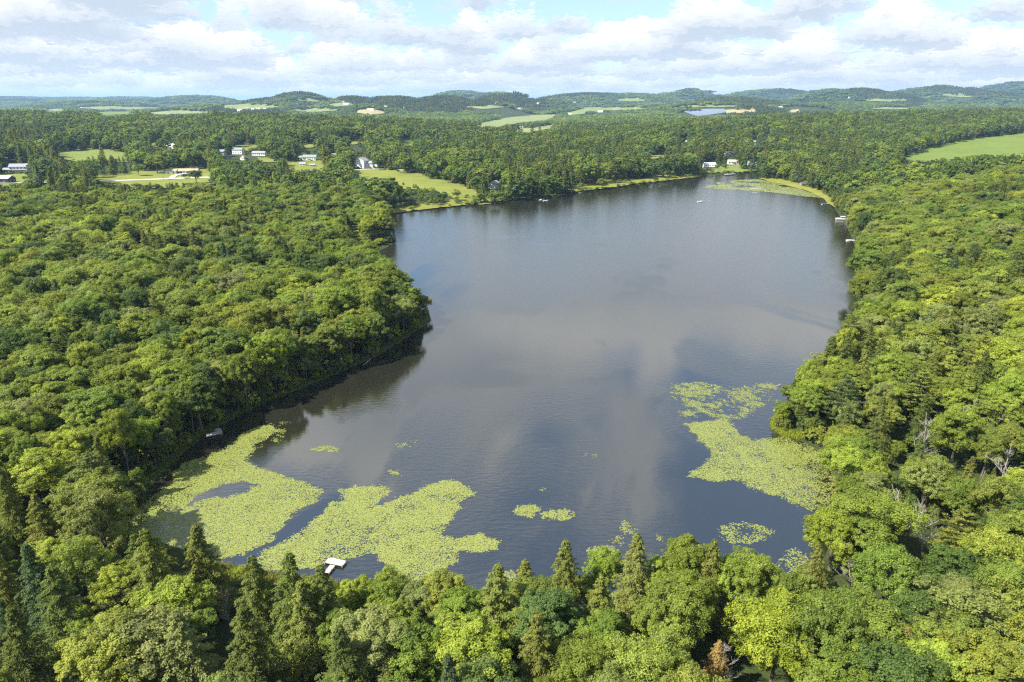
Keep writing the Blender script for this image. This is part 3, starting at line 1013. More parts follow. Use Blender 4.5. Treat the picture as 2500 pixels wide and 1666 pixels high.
for i in range(2):
    cm, lob = make_crown_broad('bush_crown', 3.0, 1.9, 9, 9, 34, 0.12, 0.02, .8, seed=100 + i)
    BUSH.append(add_proto('bush', cm, make_trunk('bush_stem', 2.4, lob, 0.06, 0, 5, 5, seed=3), 3.0, 1.9))
# middle distance versions
MBROAD = []; MCON = []
for i, (h, r, nl, lo) in enumerate([(16, 4.8, 12, .2), (17, 4.4, 11, .2), (15, 5.2, 13, .25), (16, 5.0, 12, .2)]):
    cm, lob = make_crown_broad('far_broad_crown', h, r, nl, 12, 16, 0.48, lo, .9, seed=120 + i)
    MBROAD.append(add_proto('broad', cm, None, h, r))
for i, (h, r) in enumerate([(19, 3.6), (18, 3.2), (20, 4.2)]):
    MCON.append(add_proto('conifer', make_conifer('far_conifer_crown', h, r, 24, 6, 16, 0.62, 'pine' if i == 2 else 'hemlock', 140 + i), None, h, r))
CLUMP = [add_proto('clump', make_clump('canopy_patch', 160 + i), None, 16, 12) for i in range(4)]
CCLUMP = [add_proto('clump', make_clump('conifer_patch', 170 + i, True), None, 16, 12) for i in range(2)]
for i in range(3):
    a, b = make_dead('dead', 14.0, 5 + i, (0.5, 0.42, 0.6)[i])
    DEAD.append(add_proto('dead', b, a, 14.0, 3.4))

# ------------------------------------------------------------------ houses
WIN = {}


def window_mesh(w, h):
    k = (round(w, 2), round(h, 2))
    if k not in WIN:
        g = MB().box(-w / 2, w / 2, -0.05, 0.02, -h / 2, h / 2).mesh('window', MATS['window_glass'])
        f = MB()
        t = 0.10
        f.box(-w / 2 - t, w / 2 + t, -0.09, 0.02, h / 2, h / 2 + t).box(-w / 2 - t, w / 2 + t, -0.09, 0.02, -h / 2 - t, -h / 2)
        f.box(-w / 2 - t, -w / 2, -0.09, 0.02, -h / 2, h / 2).box(w / 2, w / 2 + t, -0.09, 0.02, -h / 2, h / 2)
        f.box(-0.03, 0.03, -0.08, 0.02, -h / 2, h / 2)
        WIN[k] = (g, f.mesh('frame', MATS['white_paint']))
    return WIN[k]


def gable_block(L, W, hw, hr):
    """walls with gable ends"""
    return MB().prism([(-W / 2, -0.8), (W / 2, -0.8), (W / 2, hw), (0, hw + hr), (-W / 2, hw)], -L / 2, L / 2)


def gable_roof(L, W, hw, hr, over=0.45, th=0.22):
    mb = MB()
    s = hr / (W / 2)
    e = W / 2 + over; ze = hw - over * s
    up = 0.03
    mb.prism([(-e, ze + up), (0, hw + hr + up), (e, ze + up), (e, ze + th + up), (0, hw + hr + th + up), (-e, ze + th + up)], -L / 2 - over, L / 2 + over)
    return mb


HOUSE_BOX = []


def house(name, px, py, L, W, hw, hr, yaw, wall, roof, label, storeys=1, nwin=4, chimney=False, wing=None, porch=False, doors=True, garage=0, cat='house', group=None, see=1.0):
    x, y, z = (float(v[0]) for v in ground_at([px], [py]))
    z += 0.3
    e = link(name, None, None, (x, y, z), (0, 0, R(yaw)))
    tag(e, label, cat, group)
    w = gable_block(L, W, hw, hr).build('wall', MATS[wall], e)
    rf = gable_roof(L, W, hw, hr).build('roof', MATS[roof], e)
    if chimney:
        MB().box(L * 0.18, L * 0.18 + 0.9, -0.45, 0.45, hw, hw + hr + 1.2).build('chimney', MATS['brick_red'], rf)

    def win(lx, ly, lz, rz, ww, wh):
        g, f = window_mesh(ww, wh)
        o = link('window', g, e, (lx, ly, lz), (0, 0, rz))
        link('frame', f, o)
    far = y > 2000
    if not far:
        for s in range(storeys):
            zz = 1.7 + 2.8 * s
            for i in range(nwin):
                lx = -L / 2 + L * (i + 0.5) / nwin
                if garage and s == 0 and i < garage:
                    continue
                if doors and s == 0 and i == nwin // 2:
                    continue
                win(lx, -W / 2, zz, 0, 1.2, 1.35)
            for sx, rz in ((-1, -math.pi / 2), (1, math.pi / 2)):
                for lx in ((-W * 0.22, W * 0.22) if W > 6 else (0,)):
                    win(sx * L / 2, lx, zz, rz, 1.1, 1.3)
        if doors:
            lx = -L / 2 + L * (nwin // 2 + 0.5) / nwin
            dd = MB().box(lx - 0.5, lx + 0.5, -W / 2 - 0.06, -W / 2 + 0.02, 0.1, 2.15).build('door', MATS['dark_siding'], e)
            MB().box(lx + 0.32, lx + 0.40, -W / 2 - 0.12, -W / 2 - 0.06, 1.0, 1.1).build('handle', MATS['aluminium'], dd)
        for gi in range(garage):
            lx = -L / 2 + L * (gi + 0.5) / nwin
            MB().box(lx - 1.4, lx + 1.4, -W / 2 - 0.06, -W / 2 + 0.02, 0.05, 2.3).build('garage_door', MATS['dark_siding'], e)
    if wing:
        wL, wW, whw, whr, ox, oy, wyaw = wing
        we = MB()
        b = gable_block(wL, wW, whw, whr); r2 = gable_roof(wL, wW, whw, whr)
        ob = link('wing_wall', b.mesh('wing_wall', MATS[wall]), e, (ox, oy, 0), (0, 0, R(wyaw)))
        link('wing_roof', r2.mesh('wing_roof', MATS[roof]), e, (ox, oy, 0), (0, 0, R(wyaw)))
        if not far:
            for s in range(2 if whw > 4.5 else 1):
                for k in (-0.25, 0.25):
                    g, f = window_mesh(1.1, 1.3)
                    c, sn = math.cos(R(wyaw)), math.sin(R(wyaw))
                    lx, ly = k * wL, -wW / 2
                    o = link('wing_window', g, e, (ox + lx * c - ly * sn, oy + lx * sn + ly * c, 1.7 + 2.8 * s), (0, 0, R(wyaw)))
                    link('frame', f, o)
    if porch:
        p = MB().box(-L * 0.42, L * 0.42, -W / 2 - 2.2, -W / 2 - 0.02, 2.55, 2.72).build('porch_roof', MATS[roof], e)
        for i in range(4):
            lx = -L * 0.4 + L * 0.8 * i / 3
            MB().box(lx - 0.08, lx + 0.08, -W / 2 - 2.1, -W / 2 - 1.94, 0, 2.55).build('porch_post', MATS['white_paint'], e)
        MB().box(-L * 0.42, L * 0.42, -W / 2 - 2.2, -W / 2 - 0.02, 0.1, 0.3).build('porch_floor', MATS['grey_boards'], e)
    # keep it in sight
    hh = hw + hr
    span = max(L, W) * 0.5 + (wing[0] * 0.5 if wing else 0)
    p1 = proj(x - span, y, z + 0.8); p2 = proj(x + span, y, z + hh * 0.95)
    x0, x1 = float(p1[0]), float(p2[0]); y1_, y0_ = float(p1[1]), float(p2[1])
    if see > 0:
        mid = (x0 + x1) / 2; hx = (x1 - x0) / 2 * see
        CLEAR.append([(mid - hx, y0_), (mid + hx, y0_), (mid + hx, y1_), (mid - hx, y1_)])
    HOUSE_BOX.append((x, y, max(L, W) * 0.75 + 2))
    return e


house('farmhouse', 50, 421, 17, 9, 5.8, 2.8, 12, 'white_siding', 'grey_roof', 'white two storey farmhouse with grey roof at the left picture edge', 2, 5, True, wing=(8, 7, 3.0, 1.6, -10.5, -1.5, 0), porch=True)
house('barn', 2, 447, 22, 12, 4.2, 2.2, 4, 'dark_siding', 'white_roof', 'dark barn with pale roof cut by the left picture edge', 1, 3, doors=False, cat='barn')
house('ranch_house', 460, 424, 22, 9, 3.0, 1.7, 8, 'white_siding', 'tan_roof', 'long low ranch house with tan roof and garage on open lawn', 1, 7, False, wing=(11, 9.5, 3.0, 1.7, -16.0, -2.0, 0), garage=2)
house('house', 420, 362, 14, 9, 3.4, 2.2, -20, 'white_siding', 'white_roof', 'white house with pale roof half hidden in trees above the ranch house', 1, 4, see=0.6)
house('house', 583, 376, 14, 9, 5.4, 2.4, -8, 'white_siding', 'green_roof', 'white two storey house, tallest of the roadside cluster', 2, 4, see=0.9)
house('house', 543, 379, 11, 8, 4.6, 2.2, 5, 'grey_siding', 'grey_roof', 'grey house left of the tall white roadside house', 1, 3, see=0.6)
house('house', 634, 380, 18, 8, 3.4, 1.9, -4, 'white_siding', 'grey_roof', 'long white single storey house behind the roadside thicket', 1, 6)
house('cottage', 596, 391, 7, 6, 3.0, 2.2, 75, 'white_siding', 'white_roof', 'small white gabled cottage below the tall white house', 1, 2)
house('shed', 676, 384, 9, 6, 2.6, 1.8, 5, 'grey_siding', 'grey_roof', 'small grey roofed shed between white roadside houses', 1, 2, cat='shed', see=0.7)
house('house', 758, 391, 18, 10, 3.6, 2.6, -6, 'white_siding', 'green_roof', 'white house with large green grey roof standing alone in grass', 1, 6, wing=(8, 8, 3.0, 1.8, -11.5, 0.5, 0))
house('garage', 740, 406, 7, 6, 2.6, 1.8, 4, 'white_siding', 'grey_roof', 'small white garage below the green roofed house', 1, 2, cat='garage', see=0.8)
house('shed', 764, 408, 6, 5, 2.2, 1.2, 4, 'grey_siding', 'grey_roof', 'low grey shed beside the small white garage', 1, 2, cat='shed', see=0.7)
house('house', 815, 388, 14, 8, 4.0, 2.4, 10, 'cream_siding', 'tan_roof', 'cream house half hidden in trees left of large farmhouse', 1, 4, see=0.55)
house('large_farmhouse', 885, 410, 11, 12, 8.2, 3.6, 68, 'white_siding', 'grey_roof', 'tall white gabled farmhouse with lower wing above the meadow', 3, 3, True, wing=(14, 9, 5.2, 2.2, 6.0, -10.0, -68), see=0.7)
house('lake_house', 1207, 461, 9, 8, 4.6, 2.8, 60, 'white_siding', 'grey_roof', 'white lake house among trees at the meadow edge', 2, 2, see=0.8)
house('roadside_house', 1070, 342, 16, 9, 3.2, 2.0, 5, 'cream_siding', 'white_roof', 'pale roofed house in woods above the small green field', 1, 5, see=0.8)
house('inlet_cottage', 1731, 412, 14, 9, 5.2, 2.0, 4, 'white_siding', 'white_roof', 'white two storey cottage with porch beside the inlet', 2, 5, porch=True)
house('inlet_cottage', 1789, 401, 14, 9, 3.0, 2.4, -6, 'white_siding', 'tan_roof', 'white cottage with tan roof on the inlet lawn', 1, 4)
house('inlet_cottage', 1835, 403, 12, 8, 2.9, 1.8, 4, 'white_siding', 'grey_roof', 'low white cottage, rightmost of those on the inlet lawn', 1, 4, see=0.8)
house('house', 1779, 381, 13, 8, 3.4, 3.0, 25, 'white_siding', 'grey_roof', 'white house with steep grey roof above the inlet cottages', 1, 3, see=0.8)
house('house', 1841, 356, 7, 7, 6.0, 2.6, 10, 'white_siding', 'grey_roof', 'tall narrow white house in woods above the inlet', 2, 2, see=0.8)
house('house', 1873, 341, 9, 7, 3.4, 2.4, 10, 'white_siding', 'grey_roof', 'small white gable showing among trees, highest above the inlet', 1, 2, see=0.7)
house('house', 1668, 353, 15, 8, 3.2, 2.4, -8, 'grey_siding', 'white_roof', 'grey house with pale roof in woods left of the inlet', 1, 4, see=0.7)
house('cabin', 1962, 455, 8, 6, 2.6, 1.5, 10, 'brown_siding', 'dark_roof', 'brown cabin under pines on the marsh shore', 1, 3, see=0.5, cat='cabin')
_far = [(586, 272, 22, 'white low barn, largest roof of the far village'), (603, 267, 18, 'white house at the centre of the far village'), (617, 270, 14, 'small white house right of the far village centre'), (632, 268, 20, 'white long house near the right end of the far village'),
        (648, 269, 16, 'white house at the right end of the far village'), (575, 280, 22, 'pale farm shed below the far village'), (195, 266, 34, 'long white barn on the far left fields'), (410, 265, 34, 'pale roofed barn on the green far left field'), (430, 263, 16, 'small white house right of the pale roofed barn'),
        (833, 251, 30, 'pale farm building high on the slope above the village'), (845, 257, 26, 'lower pale farm building on the slope above the village'), (905, 270, 30, 'white barn on the tan field below the dark ridge'), (942, 263, 34, 'long pale barn in front of the dark ridge'), (985, 266, 16, 'small white house at the foot of the dark ridge'),
        (1210, 253, 20, 'white house on the knoll right of the dark ridge'), (1312, 254, 24, 'white farmhouse on the wooded knoll slope'), (1265, 268, 32, 'pale barn below the wooded knoll'), (1267, 316, 22, 'tan house at the foot of the valley pasture'), (1388, 282, 26, 'white farmhouse beside the valley pasture'),
        (1466, 274, 24, 'white farmhouse on the upper pasture'), (1402, 252, 24, 'pale house on the far slope above the upper pasture'), (1420, 254, 20, 'pale house right of another on the far slope'), (2074, 240, 20, 'white house on the far right hillside'), (2262, 247, 22, 'white house below the far right clearing'), (1905, 265, 18, 'white house left of the small tan field')]
for i, (px, py, L, lb) in enumerate(_far):
    house('far_house', px, py, L, 10, 4.5, 3.0, (i * 37) % 50 - 25, 'white_siding', ['white_roof', 'grey_roof', 'white_roof', 'tan_roof'][i % 4], lb, 1, 2, see=0.9, doors=False)

# ------------------------------------------------------------------ where trees stand
TONES = {'olive green': (0.116, 0.143, 0.025), 'mid green': (0.100, 0.138, 0.022), 'bright green': (0.134, 0.172, 0.024), 'yellow green': (0.165, 0.200, 0.026),
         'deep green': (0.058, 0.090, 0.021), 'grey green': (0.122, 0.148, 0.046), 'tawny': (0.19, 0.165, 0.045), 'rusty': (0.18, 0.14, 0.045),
         'dark needle': (0.072, 0.098, 0.021), 'olive needle': (0.110, 0.130, 0.025), 'blue needle': (0.055, 0.086, 0.034)}
TN = list(TONES)
TV = np.array([TONES[k] for k in TN]) * np.array([1.05, 1.01, 1.02])
BW = np.array([.29, .32, .13, .035, .135, .09, 0, 0, 0, 0, 0])
CWT = np.array([0, 0, 0, 0, 0, 0, 0, 0, .50, .34, .16])


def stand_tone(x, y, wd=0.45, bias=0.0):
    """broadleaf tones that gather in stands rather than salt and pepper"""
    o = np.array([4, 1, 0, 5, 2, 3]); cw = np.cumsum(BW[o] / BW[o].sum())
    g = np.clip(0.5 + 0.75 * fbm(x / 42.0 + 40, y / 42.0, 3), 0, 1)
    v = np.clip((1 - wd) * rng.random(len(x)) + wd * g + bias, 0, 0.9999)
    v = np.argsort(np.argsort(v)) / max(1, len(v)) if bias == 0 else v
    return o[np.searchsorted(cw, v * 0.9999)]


def visible_block(x, y, z, h, r, k=0.72):
    """True where a tree would cover open water, lawns or a house as seen from the camera"""
    bad = np.zeros(len(x), bool)
    for fz, fr in ((0.06, 0), (0.25, .45), (0.25, -.45), (0.5, k), (0.5, -k), (0.5, 0), (0.75, k * .9), (0.75, -k * .9), (0.9, 0), (1.0, 0)):
        a, b = proj(x + fr * r, y, z + fz * h)
        for poly in CLEAR:
            P = np.array(poly)
            m = (~bad) & (a > P[:, 0].min()) & (a < P[:, 0].max()) & (b > P[:, 1].min()) & (b < P[:, 1].max())
            if m.any():
                idx = np.nonzero(m)[0]
                bad[idx[inpoly(a[idx], b[idx], poly)]] = True
    return bad


def con_prob(px, py, d):
    p = np.full(px.shape, 0.07)
    p = np.where((py > 1250) & (px < 900), 0.46, p)
    p = np.where((py > 1330) & (px >= 900) & (px < 1950), 0.24, p)
    p = np.where((py > 700) & (px > 1900), 0.30, p)
    p = np.where((py > 1250) & (px >= 1950), 0.20, p)
    p = np.where((px > 130) & (px < 470) & (py > 448) & (py < 530), 0.75, p)
    p = np.where((px > 200) & (px < 330) & (py > 385) & (py < 432), 0.85, p)
    p = np.where((px > 1180) & (px < 1560) & (py > 370) & (py < 450), 0.42, p)
    p = np.where((px > 1700) & (px < 2100) & (py > 330) & (py < 460), 0.38, p)
    p = np.where((px > 0) & (px < 140) & (py > 330) & (py < 420), 0.6, p)
    p = np.where((px > 1000) & (py < 345), 0.22, p)
    return p


def jgrid(x0, x1, y0, y1, s, jit=0.42):
    nx = int((x1 - x0) / s); ny = int((y1 - y0) / (s * 0.87))
    i, j = np.meshgrid(np.arange(nx), np.arange(ny))
    x = x0 + (i + 0.5 * (j % 2)) * s + rng.uniform(-jit, jit, i.shape) * s
    y = y0 + j * s * 0.87 + rng.uniform(-jit, jit, i.shape) * s
    return x.ravel(), y.ravel()


def in_view(x, y, z, m=160):
    px, py = proj(x, y, z)
    return (px > -m) & (px < 2500 + m) & (py < 1666 + 420) & (y > 20)


TR = []   # columns: x, y, z, proto, h, r, tone, rank


def put(x, y, z, proto, h, r, tone):
    for a in zip(x, y, z, proto, h, r, tone):
        TR.append(a)


def scatter(x, y, hlo, hhi, rk, near, kindmix=True, hscale=None, block=True):
    d = lake_sd(x, y)
    k = d > 0.8
    for hx, hy, hr in HOUSE_BOX:
        k &= (x - hx) ** 2 + (y - hy) ** 2 > hr * hr
    x, y = x[k], y[k]
    z = height(x, y)
    k = in_view(x, y, z); x, y, z = x[k], y[k], z[k]
    px, py = proj(x, y, z)
    con = rng.random(len(x)) < con_prob(px, py, None) + np.where(fbm(x / 55.0 + 7, y / 55.0 + 3, 2) > 0.26, 0.5, 0) * (y > 300) + 0.16 * (y > 560)
    # stands differ in height from place to place
    g = 0.5 + fbm(x / 60.0, y / 60.0, 2) * 0.8
    u = np.clip(0.62 * rng.random(len(x)) + 0.42 * g, 0, 1)
    h = hlo + (hhi - hlo) * u
    h = h * (0.80 + 0.20 * smooth(120, 230, y))
    h = np.where(con, h * 1.08, h)
    r = h * rk * rng.uniform(0.66, 1.42, len(x))
    r = np.where(con, h * 0.225 * rng.uniform(.85, 1.15, len(x)), r)
    if block:
        k = ~visible_block(x, y, z, h, r); x, y, z, h, r, con, px, py = (v[k] for v in (x, y, z, h, r, con, px, py))
    pr = np.zeros(len(x), int)
    for i in range(len(x)):
        if con[i]:
            if near:
                pr[i] = PINE[rng.integers(len(PINE))] if rng.random() < 0.18 else CON[rng.integers(len(CON))]
            else:
                pr[i] = MCON[rng.integers(len(MCON))]
        else:
            pr[i] = BROAD[rng.integers(len(BROAD))] if near else MBROAD[rng.integers(len(MBROAD))]
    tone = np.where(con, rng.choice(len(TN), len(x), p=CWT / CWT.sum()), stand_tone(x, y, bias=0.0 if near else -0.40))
    return x, y, z, pr, h, r, tone


# hand placed trees: top of the crown on the 2353 px view, kind, tone, height, crown radius
HERO = [(1310, 1242, 'c', 'olive needle', 17, 3.6), (1392, 1262, 'b', 'bright green', 12, 3.2), (1466, 1232, 'c', 'olive needle', 18, 3.8), (1532, 1280, 'b', 'bright green', 13, 3.6), (1586, 1245, 'b', 'mid green', 15, 4.2),
        (1642, 1240, 'c', 'olive needle', 17, 3.2), (1735, 1283, 'b', 'mid green', 14, 4.6), (1690, 1275, 'b', 'bright green', 14, 3.8), (1205, 1290, 'c', 'olive needle', 15, 3.4), (1136, 1297, 'c', 'olive needle', 18, 4.2),
        (1022, 1322, 'b', 'olive green', 13, 3.8), (958, 1338, 'b', 'grey green', 12, 3.4), (880, 1318, 'b', 'bright green', 13, 3.6), (812, 1330, 'b', 'yellow green', 11, 3.2), (572, 1284, 'c', 'dark needle', 19, 4.0),
        (652, 1274, 'c', 'dark needle', 20, 4.3), (728, 1300, 'c', 'dark needle', 18, 3.8), (690, 1340, 'c', 'olive needle', 17, 3.8), (1244, 1408, 'c', 'olive needle', 18, 3.8), (1085, 1425, 'b', 'bright green', 16, 5.6),
        (1655, 1470, 'c', 'rusty', 10, 2.2), (1500, 1478, 'b', 'olive green', 16, 5.2), (1800, 1392, 'b', 'yellow green', 17, 5.6), (1380, 1330, 'c', 'olive needle', 15, 3.8), (265, 945, 'b', 'bright green', 18, 3.4), (225, 1435, 'b', 'olive green', 17, 5.6),
        (450, 1200, 'c', 'olive needle', 19, 4.2), (330, 1225, 'c', 'olive needle', 20, 4.6), (110, 1300, 'c', 'dark needle', 20, 4.4), (400, 1400, 'c', 'grey green', 19, 4.6), (20, 1400, 'c', 'dark needle', 19, 4.0), (840, 1420, 'b', 'grey green', 16, 5.0),
        (2170, 1465, 'b', 'yellow green', 16, 4.6), (2090, 1440, 'c', 'tawny', 15, 3.2), (1900, 1400, 'b', 'mid green', 18, 5.2), (2300, 1230, 'b', 'bright green', 17, 5.2), (2060, 1260, 'b', 'mid green', 17, 5.0), (1930, 1180, 'b', 'bright green', 14, 4.6),
        (1950, 1010, 'b', 'bright green', 15, 4.8), (1870, 870, 'b', 'bright green', 13, 3.8), (2290, 1480, 'b', 'olive green', 17, 5.0), (560, 1390, 'c', 'dark needle', 19, 4.4), (780, 1440, 'c', 'dark needle', 18, 4.2), (1950, 1500, 'b', 'mid green', 16, 4.6),
        (1060, 1360, 'b', 'mid green', 13, 4.0), (1590, 1330, 'b', 'mid green', 14, 4.2), (1850, 1325, 'b', 'mid green', 15, 4.2)]
DEAD_PX = [(2137, 950, 15, 1.0), (2322, 1010, 15, 1.1), (2150, 1150, 13, 1.2), (2090, 1120, 13, 1.2), (2072, 1265, 12, .8), (1690, 1440, 12, .8), (2225, 735, 14, 1.0), (2290, 750, 14, 1.0), (400, 570, 14, 1.3), (440, 572, 14, 1.2), (530, 580, 14, 1.2),
           (640, 395, 14, 1.2), (700, 425, 14, 1.3), (260, 545, 13, 1.2), (655, 560, 13, 1.0), (2260, 640, 13, 1.0), (690, 645, 12, 0.9), (390, 715, 12, 0.9), (1520, 1470, 10, .8), (510, 1330, 11, .8),
           (330, 560, 14, 1.2), (480, 600, 14, 1.2), (560, 560, 14, 1.2), (610, 600, 14, 1.1), (700, 580, 13, 1.1), (740, 560, 13, 1.0), (300, 640, 13, 1.0), (180, 600, 13, 1.0), (230, 480, 14, 1.2), (760, 480, 13, 1.1), (2180, 560, 13, 1.1), (2300, 560, 13, 1.1), (2120, 690, 13, 1.0), (2240, 900, 13, 1.0), (2010, 1300, 11, .9), (1980, 1240, 12, .9)]


def by_top(px, py, h):
    """base of a tree whose top shows at the pixel"""
    z = 2.0
    for _ in range(12):
        x, y = at_z(px, py, z + h)
        z = 0.5 * z + 0.5 * max(0.3, H1(float(x), float(y)))
    return float(x), float(y), H1(float(x), float(y))


heroes = []
for px, py, kd, tn, h, r in HERO:
    x, y, z = by_top(px * S, py * S, h)
    if lake_sd(np.array([x]), np.array([y]))[0] < -1.0:
        # pull it back to the bank along the line of sight
        for _ in range(30):
            x *= 0.99; y *= 0.99
            if lake_sd(np.array([x]), np.array([y]))[0] > 0.6:
                break
        z = H1(x, y)
    pr = (CON if kd == 'c' else BROAD[:7])[rng.integers(4 if kd == 'c' else 7)]
    heroes.append((x, y, z, pr, h, r * (1.22 if kd == 'c' else 1.05), TN.index(tn)))
dead = []
for px, py, h, sp in DEAD_PX:
    x, y, z = by_top(px * S, py * S, h)
    dead.append((x, y, z, DEAD[rng.integers(3)], h, 3.4 * sp * h / 14, 0))
HX = np.array([[a[0], a[1]] for a in heroes + dead])


def thin(c, rad):
    x, y = c[0], c[1]
    k = np.ones(len(x), bool)
    for i, (hx, hy) in enumerate(HX):
        # nothing tall grows right beside a hand placed tree, nor just in front of a dead one
        k &= (x - hx) ** 2 + (y - hy) ** 2 > rad * rad
        if i >= len(heroes):
            u = math.hypot(hx, hy); a_, b_ = hx / u, hy / u
            al = x * a_ + y * b_ - u; ac = x * b_ - y * a_
            k &= ~((np.abs(ac) < 5.0) & (al > -13.0) & (al < 3.0))
    return tuple(v[k] for v in c)


near_lim = 560
x, y = jgrid(-560, 560, 22, near_lim, 7.7)
c1 = thin(scatter(x, y, 11.5, 23.0, 0.325, True), 4.4)
x, y = jgrid(-560, 560, 22, near_lim, 5.2)
dl = lake_sd(x, y); k = (dl < 22) | (rng.random(len(x)) < 0.22); x, y = x[k], y[k]
c2 = thin(scatter(x, y, 4.5, 10.0, 0.30, True), 3.0)
x, y = jgrid(-1500, 1500, near_lim, 1900, 11.6)
c3 = scatter(x, y, 13.0, 26.0, 0.36, False)
x, y = jgrid(-700, 700, near_lim, 1000, 6.0)
dl = lake_sd(x, y); k = (dl < 26) | (rng.random(len(x)) < 0.25); x, y = x[k], y[k]
c4 = scatter(x, y, 4.0, 9.0, 0.34, False)
# waterside and underwood bushes
x, y = jgrid(-220, 260, 60, 420, 2.4)
dl = lake_sd(x, y); k = (dl > 0.7) & (dl < 9) & (rng.random(len(x)) < 0.42); x, y = x[k], y[k]
z = height(x, y); k = in_view(x, y, z); x, y, z = x[k], y[k], z[k]
h = 0.9 + 4.2 * rng.random(len(x)) ** 1.8; r = h * rng.uniform(.45, .75, len(x))
k = ~visible_block(x, y, z, h, r, 0.55); x, y, z, h, r = (v[k] for v in (x, y, z, h, r))
c5 = (x, y, z, np.array([BUSH[i % 2] for i in range(len(x))]), h, r, rng.choice([0, 1, 2, 3, 4, 5], len(x), p=[.25, .25, .22, .1, .1, .08]))
# scrub along the edges of lawns and fields
ex, ey = [], []
for nm, poly, mt, lb in FIELDS:
    if max(p[1] for p in poly) < 310:
        continue
    for qx, qy in densify(poly, 2.6):
        if rng.random() < 0.55:
            ex.append(qx + rng.normal() * 3.0); ey.append(qy + rng.normal() * 1.2)
x, y, z = ground_at(np.array(ex), np.array(ey))
k = (lake_sd(x, y) > 1.5) & (y < 1700); x, y, z = x[k], y[k], z[k]
h = 1.0 + 3.4 * rng.random(len(x)) ** 2; r = h * rng.uniform(.6, .95, len(x))
c6 = (x, y, z, np.array(MBROAD)[rng.integers(0, len(MBROAD), len(x))], h, r, rng.choice([0, 1, 2, 4, 5], len(x)))
ALL = [np.concatenate([c[i] for c in (c1, c2, c5)]) for i in range(7)]
FAR = [np.concatenate([c[i] for c in (c3, c4, c6)]) for i in range(7)]
# trees standing alone on the lawns and meadows (px, py of the foot, height, radius, kind, tone, label)
LONE = [(385, 424, 20, 11.5, 'b', 'bright green', 'round spreading lone tree on the lawn left of the ranch house'), (340, 431, 12, 5.5, 'b', 'mid green', 'smaller lone tree on the lawn left of the round one'),
        (452, 438, 5.5, 3.0, 'b', 'deep green', 'small round dark tree by the road in front of ranch house'), (478, 450, 14, 7, 'b', 'deep green', 'large dark bushy tree below the road end'), (1172, 466, 9, 3.4, 'c', 'dark needle', 'small dark conifer at the meadow edge by the lake house'),
        (1174, 497, 9.5, 4.2, 'b', 'mid green', 'single bushy tree near the water on the bay meadow'), (1208, 500, 12, 5.0, 'b', 'mid green', 'taller tree right of the single bushy meadow tree'), (850, 556, 9, 4.0, 'c', 'dark needle', 'dark spruce in the grassy clearing behind the point'),
        (1114, 492, 10, 4.0, 'b', 'olive green', 'small tree at the foot of the bay meadow'), (1418, 464, 7, 2.8, 'b', 'mid green', 'small tree on the far shore strip by the sandy slope'), (1470, 462, 10, 6, 'b', 'olive green', 'rounded bush like tree on the far shore strip'),
        (905, 590, 13, 5.5, 'b', 'mid green', 'leaning tree at the inner end of the grassy point'), (925, 587, 13, 5.5, 'b', 'olive green', 'middle tree of those on the grassy point'), (945, 584, 10, 4.5, 'b', 'deep green', 'outermost tree on the grassy point'),
        (915, 580, 14, 5.0, 'b', 'grey green', 'tallest pale tree behind others on the grassy point'), (1980, 462, 18, 5, 'c', 'dark needle', 'tall dark pine beside the marsh shore cabin'), (1862, 434, 16, 5, 'b', 'mid green', 'broad tree at the left end of the marsh shore wood')]
LO = []
for px, py, h, r, kd, tn, lb in LONE:
    x, y, z = (float(v[0]) for v in ground_at([px], [py]))
    if kd == 'c':
        pr = CON[1] if h < 15 else PINE[0]
    else:
        pr = BROAD[rng.integers(7)]
    LO.append((x, y, z, pr, h, r, TN.index(tn), lb))

# ------------------------------------------------------------------ choose the trees that show largest
crown_px = FPX * 2 * ALL[5] / np.sqrt(ALL[0] ** 2 + ALL[1] ** 2 + (CAM_H - ALL[2] - ALL[4] * .6) ** 2)
tpx, tpy = proj(ALL[0], ALL[1], ALL[2] + ALL[4] * 0.75)
inside = (tpx > 5) & (tpx < 2495) & (tpy > 0) & (tpy < 1650)
score = np.where(inside & (ALL[4] > 8.5), crown_px, 0)
N_SINGLE = 300 - len(heroes) - len(LO)
order = np.argsort(-score)[:N_SINGLE]
single = np.zeros(len(score), bool); single[order] = True

ORD = ['first', 'second', 'third', 'fourth', 'fifth', 'sixth', 'seventh', 'eighth', 'ninth', 'tenth', 'eleventh', 'twelfth', 'thirteenth', 'fourteenth', 'fifteenth', 'sixteenth', 'seventeenth', 'eighteenth', 'nineteenth', 'twentieth']
TENS = {2: 'twenty', 3: 'thirty', 4: 'forty'}


def ordinal(i):
    return ORD[i] if i < 20 else TENS[(i + 1) // 10] + ('-' + ORD[(i + 1) % 10 - 1] if (i + 1) % 10 else 'th')


KINDNAME = {'broad': 'broadleaf_tree', 'airy': 'broadleaf_tree', 'conifer': 'conifer_tree', 'pine': 'pine_tree', 'bush': 'shrub', 'dead': 'dead_tree'}
KINDSAY = {'broad': 'leafy tree', 'airy': 'thin crowned tree', 'conifer': 'conifer', 'pine': 'pine', 'bush': 'shrub'}


def tint_of(t, jit=True):
    c = TV[int(t)].copy()
    if jit:
        c = c * rng.uniform(0.86, 1.16) * np.array([rng.uniform(.93, 1.07), 1, rng.uniform(.85, 1.15)])
    return [float(v) for v in c]


